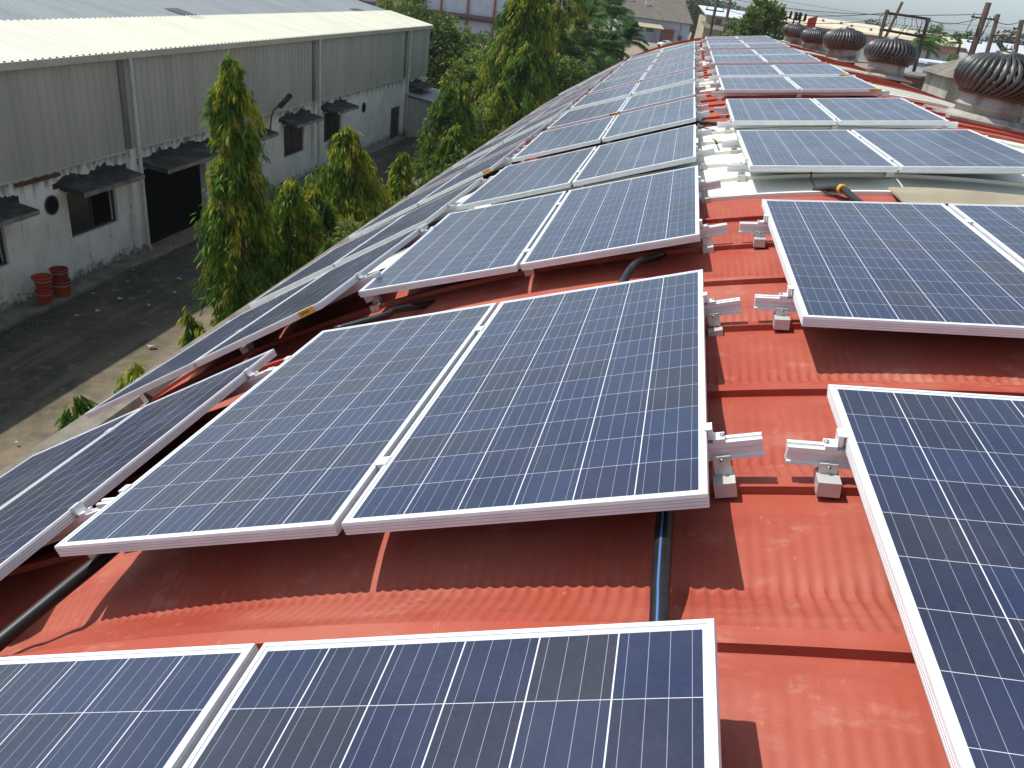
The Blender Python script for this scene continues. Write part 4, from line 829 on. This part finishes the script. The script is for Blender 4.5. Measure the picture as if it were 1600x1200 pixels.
# tree and poles past the roof end
broadleaf(10.1, 2.1, 37, 90, 85, .55, .36, (at_y(1190, 30, 66)[0], 66, 0), 'dry green tree past the far right end of the roof', 'shrub', None, .2, .9, .24, tint0=.42)
broadleaf(9.2, 1.7, 38, 60, 80, .55, .34, (at_y(1166, 30, 74)[0], 74, 0), 'thin greyish tree left of the dry green tree', 'shrub', None, .16, .9, .26, tint0=.4)
def pole_at(px_b, py_b, px_t, py_t, D, r, label, arms=(), name='utility_pole'):
    r *= 1.25; qt = at_y(px_t, py_t, D); t = thing(name, (qt[0], qt[1], 0), label, 'pole', 'utility poles on the right')
    qb = at_y(px_b, py_b, D); sl = (qt - qb) / (qt[2] - qb[2]); h = qt[2]
    mb = MB(); mb.tube([(-sl[0] * h, -.0, 0), (0, 0, h)], [r * 1.2, r], 8); mb.build('mast', M['pole'], t)
    for (zz, w, th) in arms:
        mb = MB(); mb.box(-w, w, -.05, .05, h - zz - th, h - zz); mb.build('cross_arm', M['pole'], t)
        for x in np.linspace(-w * .9, w * .9, 3):
            mb = MB(); mb.lathe([(.05, 0), (.07, .06), (.03, .1), (.06, .16), (.01, .22)], 8, (x, 0, h - zz + .002)); mb.build('insulator', M['grey_wall'], t)
    return t, h, qt
pole_at(1110, 50, 1121, -2, 78, .10, 'left thin pole before the beige shed', ((.9, .8, .1),)); pole_at(1131, 52, 1142, -4, 80, .10, 'right thin pole before the beige shed')
# double pole transformer frame
D = 58; f1b, f1t = at_y(1372, 66, D), at_y(1387, 15, D); f2b, f2t = at_y(1428, 110, D), at_y(1451, 28, D)
fr = thing('pole_frame', (f1t[0], D, 0), 'rusty double pole frame with three cross beams behind the second vent', 'pole frame'); fo = np.array([f1t[0], D, 0])
def mast_line(b_, t_): s_ = (t_ - b_) / (t_[2] - b_[2]); return lambda z: b_ + s_ * (z - b_[2])
l1, l2 = mast_line(f1b, f1t), mast_line(f2b, f2t)
for l, top in ((l1, f1t[2]), (l2, f2t[2])):
    mb = MB(); mb.tube([l(0), l(top)], .115, 8); mb.build('mast', M['pole'], fr, origin=fo)
for za, zb in ((f1t[2] - .18, f2t[2] - .06), (f1t[2] - 1.15, f2t[2] - 1.1), (f1t[2] - 2.3, f2t[2] - 2.25)):
    p, q = l1(za), l2(zb); d = (q - p) / np.linalg.norm(q - p); mb = MB(); mb.tube([p - d * .12, q + d * .12], .085, 6); mb.build('cross_beam', M['pole'], fr, origin=fo)
for l, top, sg in ((l1, f1t[2], -1), (l1, f1t[2], 1), (l2, f2t[2], -1), (l2, f2t[2], 1)):
    c_ = l(top - .15); mb = MB(); mb.tube([c_ + np.array([sg * .32 * math.sin(a), 0, -.45 * (1 - math.cos(a))]) for a in np.linspace(.1, 3.0, 10)], .018, 5); mb.build('jumper_wire', M['black'], fr, origin=fo)
for fx in (.25, .45, .62, .85):
    p = l1(f1t[2] - .15) * (1 - fx) + l2(f2t[2] - .1) * fx; mb = MB(); mb.tube([p, p + np.array([.12, 0, -.5]), p + np.array([-.10, 0, -1.0])], .016, 5); mb.build('drop_wire', M['black'], fr, origin=fo)
mb = MB(); mb.tube([l1(f1t[2] - 1.2) * .45 + l2(f2t[2] - .15) * .55, l1(f1t[2] - 2.4) * .75 + l2(f2t[2] - 2.3) * .25], .03, 5); mb.tube([l2(f2t[2] - 1.1) * .9 + l1(f1t[2] - 1.1) * .1, l2(f2t[2] - .2) * .72 + l1(f1t[2] - .2) * .28], .02, 5); mb.build('brace', M['pole'], fr, origin=fo)
pole_at(1385, 55, 1410, 3, 66, .08, 'slim leaning pole behind the double pole frame')
t, h, qt = pole_at(1517, 86, 1545, 4, 52, .13, 'thick rusty pole with two cross arms right of the nearest vent', ((.75, .62, .08), (2.0, .40, .06)))
mb = MB()
for x0, x1 in ((-.5, -.62), (.32, .30), (.45, .25)): mb.tube([(x0, 0, h - .8), (x1, 0, h - 1.5), (x0 * .5, 0, h - 2.1)], .02, 5)
mb.build('hanging_wire', M['black'], t)
pole_at(1541, 86, 1560, 22, 56, .10, 'plain rusty pole between the two cross armed poles'); pole_at(1584, 90, 1597, 31, 54, .11, 'right hand rusty pole joined by a beam', ((1.55, .3, .07),))
p, q = at_y(1551, 54, 55.9), at_y(1589, 60, 54.2); mb = MB(); mb.tube([p, q], .05, 6); tag(mb.build('tie_beam', M['pole'], loc=tuple(p), origin=p), 'rusty beam tying two poles together', 'beam')
# lavender house and its neighbours
q0, q1 = at_y(1447, 97, 62), at_y(1530, 106, 64); zt = float(q0[2])
L, T = T2((q0[0], 62), (q1[0] + 3, 65)); hs = thing('lavender_house', T((L / 2, 2, 0)), 'flat roofed lavender house with one dark window behind the nearest vent', 'house'); ho = T((L / 2, 2, 0))
mb = MB(); far_box(mb, T, 0, L, 0, 5, 0, zt - .1); mb.build('wall', M['lav'], hs, origin=ho)
mb = MB(); far_box(mb, T, -.15, L + .15, -.35, 5.1, zt - .09, zt + .05); mb.build('roof_slab', M['blue_wall'], hs, origin=ho)
mb = MB(); far_box(mb, T, 1.05, 1.55, -.02, -.003, zt - 1.25, zt - .4); mb.build('window', M['black'], hs, origin=ho)
mb = MB(); far_box(mb, T, -.01, .28, -.05, -.003, .1, zt - .12); mb.build('pink_corner', M['red_frame'], hs, origin=ho) if False else None
p0 = at_y(1424, 98, 66); L2, T_ = T2((p0[0], 66), (p0[0] + 2.2, 66.3)); ax = thing('annex_house', T_((1, 2, 0)), 'small white and blue annex left of the lavender house', 'house'); ao = T_((1, 2, 0))
mb = MB(); far_box(mb, T_, 0, L2, 0, 4, 0, p0[2] - .55); mb.build('wall', M['white_paint'], ax, origin=ao); mb = MB(); far_box(mb, T_, -.1, L2 + .1, -.1, 4, p0[2] - .549, p0[2] - .05); mb.build('parapet', M['blue_wall'], ax, origin=ao)
for x in (.35, 1.2):
    mb = MB(); far_box(mb, T_, x, x + .3, -.13, -.103, p0[2] - .42, p0[2] - .2); mb.build('window', M['pane'], ax, origin=ao)
p0 = at_y(1410, 114, 50); p1 = at_y(1440, 118, 50); zt = float(p0[2])
L, T = T2((p0[0], 50), (p1[0], 49.5)); lw = thing('low_shed', T((L / 2, 2, 0)), 'low shed with red brown fascia just beyond the roof ridge', 'shed'); lo_ = T((L / 2, 2, 0))
mb = MB(); far_box(mb, T, 0, L, 0, 4, 0, zt - .5); mb.build('wall', M['concrete'], lw, origin=lo_); mb = MB(); far_box(mb, T, -.2, L, -.2, 4.1, zt - .49, zt - .12); mb.build('fascia', M['fascia'], lw, origin=lo_); mb = MB(); far_box(mb, T, -.3, L, -.35, 4.2, zt - .115, zt); mb.build('roof_slab', M['concrete'], lw, origin=lo_)
broadleaf(8.3, 1.9, 39, 80, 90, .5, .34, (at_y(1500, 82, 88)[0], 88, 0), 'bright green tree behind the lavender house', 'shrub', None, .2, .8, .25, tint0=.36)
for k, (px, py, D, lab) in enumerate(((1455, 66, 120, 'coconut palm right of the double pole frame'), (1500, 70, 135, 'small palm before the far cream shed'), (1438, 78, 112, 'low palm behind the double pole frame'))):
    q = at_y(px, py, D); palm(q[2], 3.4, 90 + k, 16, (q[0], D, 0), lab, .2, .06, 1.0, 'palms on the plain')
# long cream shed on the plain
p0, p1 = at_y(1205, 30, 300), at_y(1512, 66, 265); L, T = T2((p0[0], 300), (p1[0], 265)); cs = thing('cream_shed', T((L / 2, 6, 0)), 'very long cream roofed shed with red fascia across the plain', 'shed'); co = T((L / 2, 6, 0))
mb = MB(); mb.hexa([T(p) for p in ((-1, -.8, 7.3), (L + 1, -.8, 7.3), (L + 1, 8, 9.9), (-1, 8, 9.9), (-1, -.8, 7.5), (L + 1, -.8, 7.5), (L + 1, 8, 10.1), (-1, 8, 10.1))]); mb.build('roof', M['cream_far'], cs, origin=co)
mb = MB(); far_box(mb, T, -.6, L + .6, -.6, -.1, 5.2, 7.25); mb.build('fascia', M['fascia'], cs, origin=co); mb = MB(); far_box(mb, T, 0, L, 0, 8, 0, 7.2); mb.build('wall', M['grey_wall'], cs, origin=co)
for x in np.arange(4, L - 3, 5.5):
    mb = MB(); far_box(mb, T, x, x + .5, -.62, -.02, 0, 5.1); mb.build('buttress', M['grey_wall'], cs, origin=co)
g = np.random.default_rng(9)
for x in np.arange(3, L - 2, 6.):
    xx = x + g.uniform(-1, 1); yy = g.uniform(2, 5); z = 7.5 + (yy + .8) * 2.6 / 8.8; mb = MB(); mb.hexa([T(p) for p in ((xx, yy, z), (xx + .7, yy, z), (xx + .7, yy + .7, z + .3), (xx, yy + .7, z + .3), (xx + .1, yy, z + .55), (xx + .6, yy, z + .55), (xx + .6, yy + .4, z + .7), (xx + .1, yy + .4, z + .7))]); mb.build('roof_vent', M['brown_roof'], cs, origin=co)
# white and blue sheds at far right
for k, (pa, pb, D, zz, lab) in enumerate((((1522, 63), (1575, 68), 100, 3.2, 'white sheet roofed shed right of the rusty poles'), ((1592, 70), (1640, 74), 92, 3.5, 'bright white shed cut by the right frame edge'))):
    a_, b_ = at_y(*pa, D), at_y(*pb, D); L, T = T2((a_[0], D), (b_[0], D + 1)); t = thing('white_shed', T((L / 2, 3, 0)), lab, 'shed', 'white sheds on the right'); o_ = T((L / 2, 3, 0)); z = float(a_[2])
    mb = MB(); mb.hexa([T(p) for p in ((-.3, -.4, z - 1.3), (L + .3, -.4, z - 1.3), (L + .3, 1.9, z - .1), (-.3, 1.9, z - .1), (-.3, -.4, z - 1.2), (L + .3, -.4, z - 1.2), (L + .3, 1.9, z), (-.3, 1.9, z))]); mb.build('roof', M['far_white'], t, origin=o_)
    mb = MB(); far_box(mb, T, 0, L, 0, 1.8, 0, z - 1.35); mb.build('wall', M['lav'], t, origin=o_)
    for x in (.8, 2.2):
        mb = MB(); far_box(mb, T, x, x + .7, -.03, -.004, z - 2.6, z - 1.9); mb.build('window', M['pane'], t, origin=o_)
q = at_y(1556, 84, 47); hz_ = float(q[2]); t = thing('hip_roof_shed', (q[0], 47, 0), 'weathered grey hip roofed shed behind the nearest vent', 'shed')
mb = MB(); mb.box(-2.3, 2.3, -2.3, 2.3, 0, hz_ - 1.3); mb.build('wall', M['plaster'], t)
mb = MB(); e_ = hz_ - 1.29; mb.add([(-2.7, -2.7, e_), (2.7, -2.7, e_), (2.7, 2.7, e_), (-2.7, 2.7, e_), (-.5, 0, hz_), (.5, 0, hz_)], [(0, 1, 5, 4), (1, 2, 5), (2, 3, 4, 5), (3, 0, 4), (3, 2, 1, 0)]); mb.build('roof', M['concrete'], t)
mb = MB(); mb.box(-.6, .6, -2.335, -2.302, .1, 2.2); mb.build('door', M['red_frame'], t)
# wires strung across the sky
def wire(a_, b_, sagz, label):
    P = [a_ + (b_ - a_) * t + np.array([0, 0, -sagz * 4 * t * (1 - t)]) for t in np.linspace(0, 1, 14)]
    mb = MB(); mb.tube(P, .018, 4); tag(mb.build('power_line', M['black'], loc=tuple(a_), origin=a_), label, 'power line', 'power lines across the sky')
for k, (pa, Da, pb, Db, s_, lab) in enumerate((((1122, 1), 78, (1386, 20), 58, .6, 'power line from the thin poles to the double pole frame'), ((1143, -2), 80, (1545, 22), 52, .5, 'long upper power line crossing to the thick pole'), ((1450, 30), 58, (1539, 24), 52, .35, 'short power line between frame and thick pole'),
        ((1546, 26), 52, (1596, 34), 54, .25, 'short power line between the rightmost poles'), ((1120, 10), 78, (1388, 30), 58, .7, 'lower power line sagging towards the double pole frame'), ((1452, 42), 58, (1537, 52), 52, .3, 'lowest power line right of the double pole frame'))):
    wire(at_y(*pa, Da), at_y(*pb, Db), s_, lab)
for k, (v0, v1) in enumerate(((-14, 40), (-4, 52), (8, 62), (16, 70))):
    wire(at_y(1150, v0, 150), at_y(1640, v1 + 8, 120), .8, ('topmost of the four long power lines behind the poles', 'second of the four long power lines behind the poles', 'third of the four long power lines behind the poles', 'lowest of the four long power lines behind the poles')[k])
q = at_y(1271, 48, 90); t = thing('flagpole', (q[0], 90, 0), 'thin flagpole with a small red flag beyond the vents', 'flagpole'); zt = float(at_y(1275, 24, 90)[2])
mb = MB(); mb.tube([(0, 0, 0), (0, 0, zt)], .05, 6); mb.build('mast', M['pole'], t)
mb = MB(); P = np.zeros((6, 2, 3))
for i in range(6):
    for j in (0, 1): P[i, j] = (-i * .16, .05 * math.sin(i * 1.2), zt - .05 - (1 - j) * (1.2 - i * .1) - i * .06)
mb.grid(P, True); P2 = P + np.array([0, .012, 0]); mb.grid(P2, True, flip=True); mb.build('flag', mat('red flag cloth', (.45, .03, .03), .8), t)
for k, (px, py, top) in enumerate(((1236, 48, 17), (1245, 50, 19))):
    q = at_y(px, py, 84); zt = float(at_y(px, top, 84)[2]); t = thing('substation_pole', (q[0], 84, 0), ('left of two small insulator poles by the farthest vents', 'right of two small insulator poles by the farthest vents')[k], 'pole', 'insulator poles')
    mb = MB(); mb.tube([(0, 0, 0), (0, 0, zt)], .09, 6); mb.build('mast', M['pole'], t); mb = MB(); mb.box(-.5, .5, -.05, .05, zt - .7, zt - .6); mb.build('cross_arm', M['pole'], t)
    for x in (-.4, .4):
        mb = MB(); mb.lathe([(.10, 0), (.16, .1), (.08, .18), (.15, .3), (.07, .4), (.12, .5), (.02, .6)], 8, (x, 0, zt - .598)); mb.build('insulator', M['black'], t)
# far wood on the horizon
g = np.random.default_rng(21); Vs = []; Fs = []; Ts = []; off = 0
for k in range(420):
    a = g.uniform(-.42, .62); D = g.uniform(380, 620); h = g.uniform(5, 9.5) * (1 + .25 * math.sin(a * 9) * math.sin(a * 23 + 1)); rx = g.uniform(3.5, 8)
    c_ = np.array([D * math.sin(a), D * math.cos(a), 0]); n = 46; kk = g.normal(0, 1, (n, 3)); kk /= np.linalg.norm(kk, axis=1, keepdims=True)
    p = c_ + np.array([0, 0, h * .55]) + kk * np.array([rx, rx, h * .48]) * g.uniform(.5, 1, (n, 1)); L = g.uniform(1.8, 3.6, n)
    v_, f_ = leaves(p, kk + g.normal(0, .5, (n, 3)), L, L * .4, g.uniform(-1, 1, n)); Vs.append(v_); Fs.append(f_ + off); off += len(v_); Ts.append(np.repeat(np.clip(g.normal(.4, .2) + g.normal(0, .1, n), 0, 1), 4))
tag(mesh_arrays('far_wood', np.concatenate(Vs), np.concatenate(Fs), M['far_leaf'], None, np.concatenate(Ts)), 'belt of distant trees along the horizon', None, None, 'stuff')
for k, (px, D, h, rx, lab) in enumerate(((1367, 330, 11.2, 5.5, 'round dark tree rising behind the cream shed'), (1437, 335, 10.6, 5.0, 'second round tree behind the cream shed roof'), (1592, 210, 13.5, 5.0, 'dark tree mass behind the rusty poles'), (1110, 260, 11.0, 6.0, 'pale tree behind the beige shed'), (1085, 240, 11.2, 6.0, 'far tree left of the thin poles'))):
    q = at_y(px, 40, D); broadleaf(h, rx, 200 + k, 40, 60, .55, 1.0, (q[0], D, 0), lab, 'far_leaf', 'far round trees', .4, clump=.3)
#@@HAZE
# ------------------------------------------------------------------ light and sky
SUN = np.array([-.62, .10, 1.0]); SUN /= np.linalg.norm(SUN)
elev = math.asin(SUN[2]); az = math.atan2(SUN[0], SUN[1])
w = bpy.data.worlds.new('World'); sc.world = w; w.use_nodes = True
wt = w.node_tree; sky = wt.nodes.new('ShaderNodeTexSky'); sky.sky_type = 'NISHITA'; sky.sun_disc = False
sky.sun_elevation = elev; sky.sun_rotation = az; sky.air_density = 1.0; sky.dust_density = 1.2; sky.ozone_density = 1.0; sky.altitude = 50
bg = wt.nodes['Background']; bg.inputs['Strength'].default_value = .11; tn = wt.nodes.new('ShaderNodeMix'); tn.data_type = 'RGBA'; tn.blend_type = 'MULTIPLY'; tn.inputs[0].default_value = 1; tn.inputs[7].default_value = (.74, .87, .97, 1); hs_ = wt.nodes.new('ShaderNodeHueSaturation'); hs_.inputs['Saturation'].default_value = .38; wt.links.new(sky.outputs[0], hs_.inputs['Color']); wt.links.new(hs_.outputs[0], tn.inputs[6]); wt.links.new(tn.outputs[2], bg.inputs['Color'])
sl = bpy.data.lights.new('sun', 'SUN'); so = bpy.data.objects.new('sun', sl); COL.objects.link(so)
sl.energy = 2.9; sl.angle = R_(.53); sl.color = (1, .95, .87)
so.rotation_euler = Vector(tuple(SUN)).to_track_quat('Z', 'Y').to_euler(); so.location = (0, 0, 60)
sc.view_settings.view_transform = 'Standard'; sc.view_settings.look = 'None'; sc.view_settings.exposure = .68; sc.view_settings.gamma = 1
sc.render.engine = 'CYCLES'; sc.cycles.max_bounces = 8; sc.cycles.caustics_reflective = False; sc.cycles.caustics_refractive = False

# hazy air over the plain
hz = MB(); hz.box(-800, 800, -260, 760, -1.2, 26); ho_ = hz.build('haze', None if False else bpy.data.materials.new('haze air'))
hm = ho_.data.materials[0]; hm.use_nodes = True; hn = hm.node_tree; hn.nodes.clear(); out = hn.nodes.new('ShaderNodeOutputMaterial'); pv_ = hn.nodes.new('ShaderNodeVolumePrincipled')
pv_.inputs['Color'].default_value = (.96, .98, 1, 1); pv_.inputs['Density'].default_value = 0.00028; pv_.inputs['Anisotropy'].default_value = .2; hn.links.new(pv_.outputs[0], out.inputs['Volume'])
tag(ho_, 'thin pale haze over the plain', None, None, 'stuff')
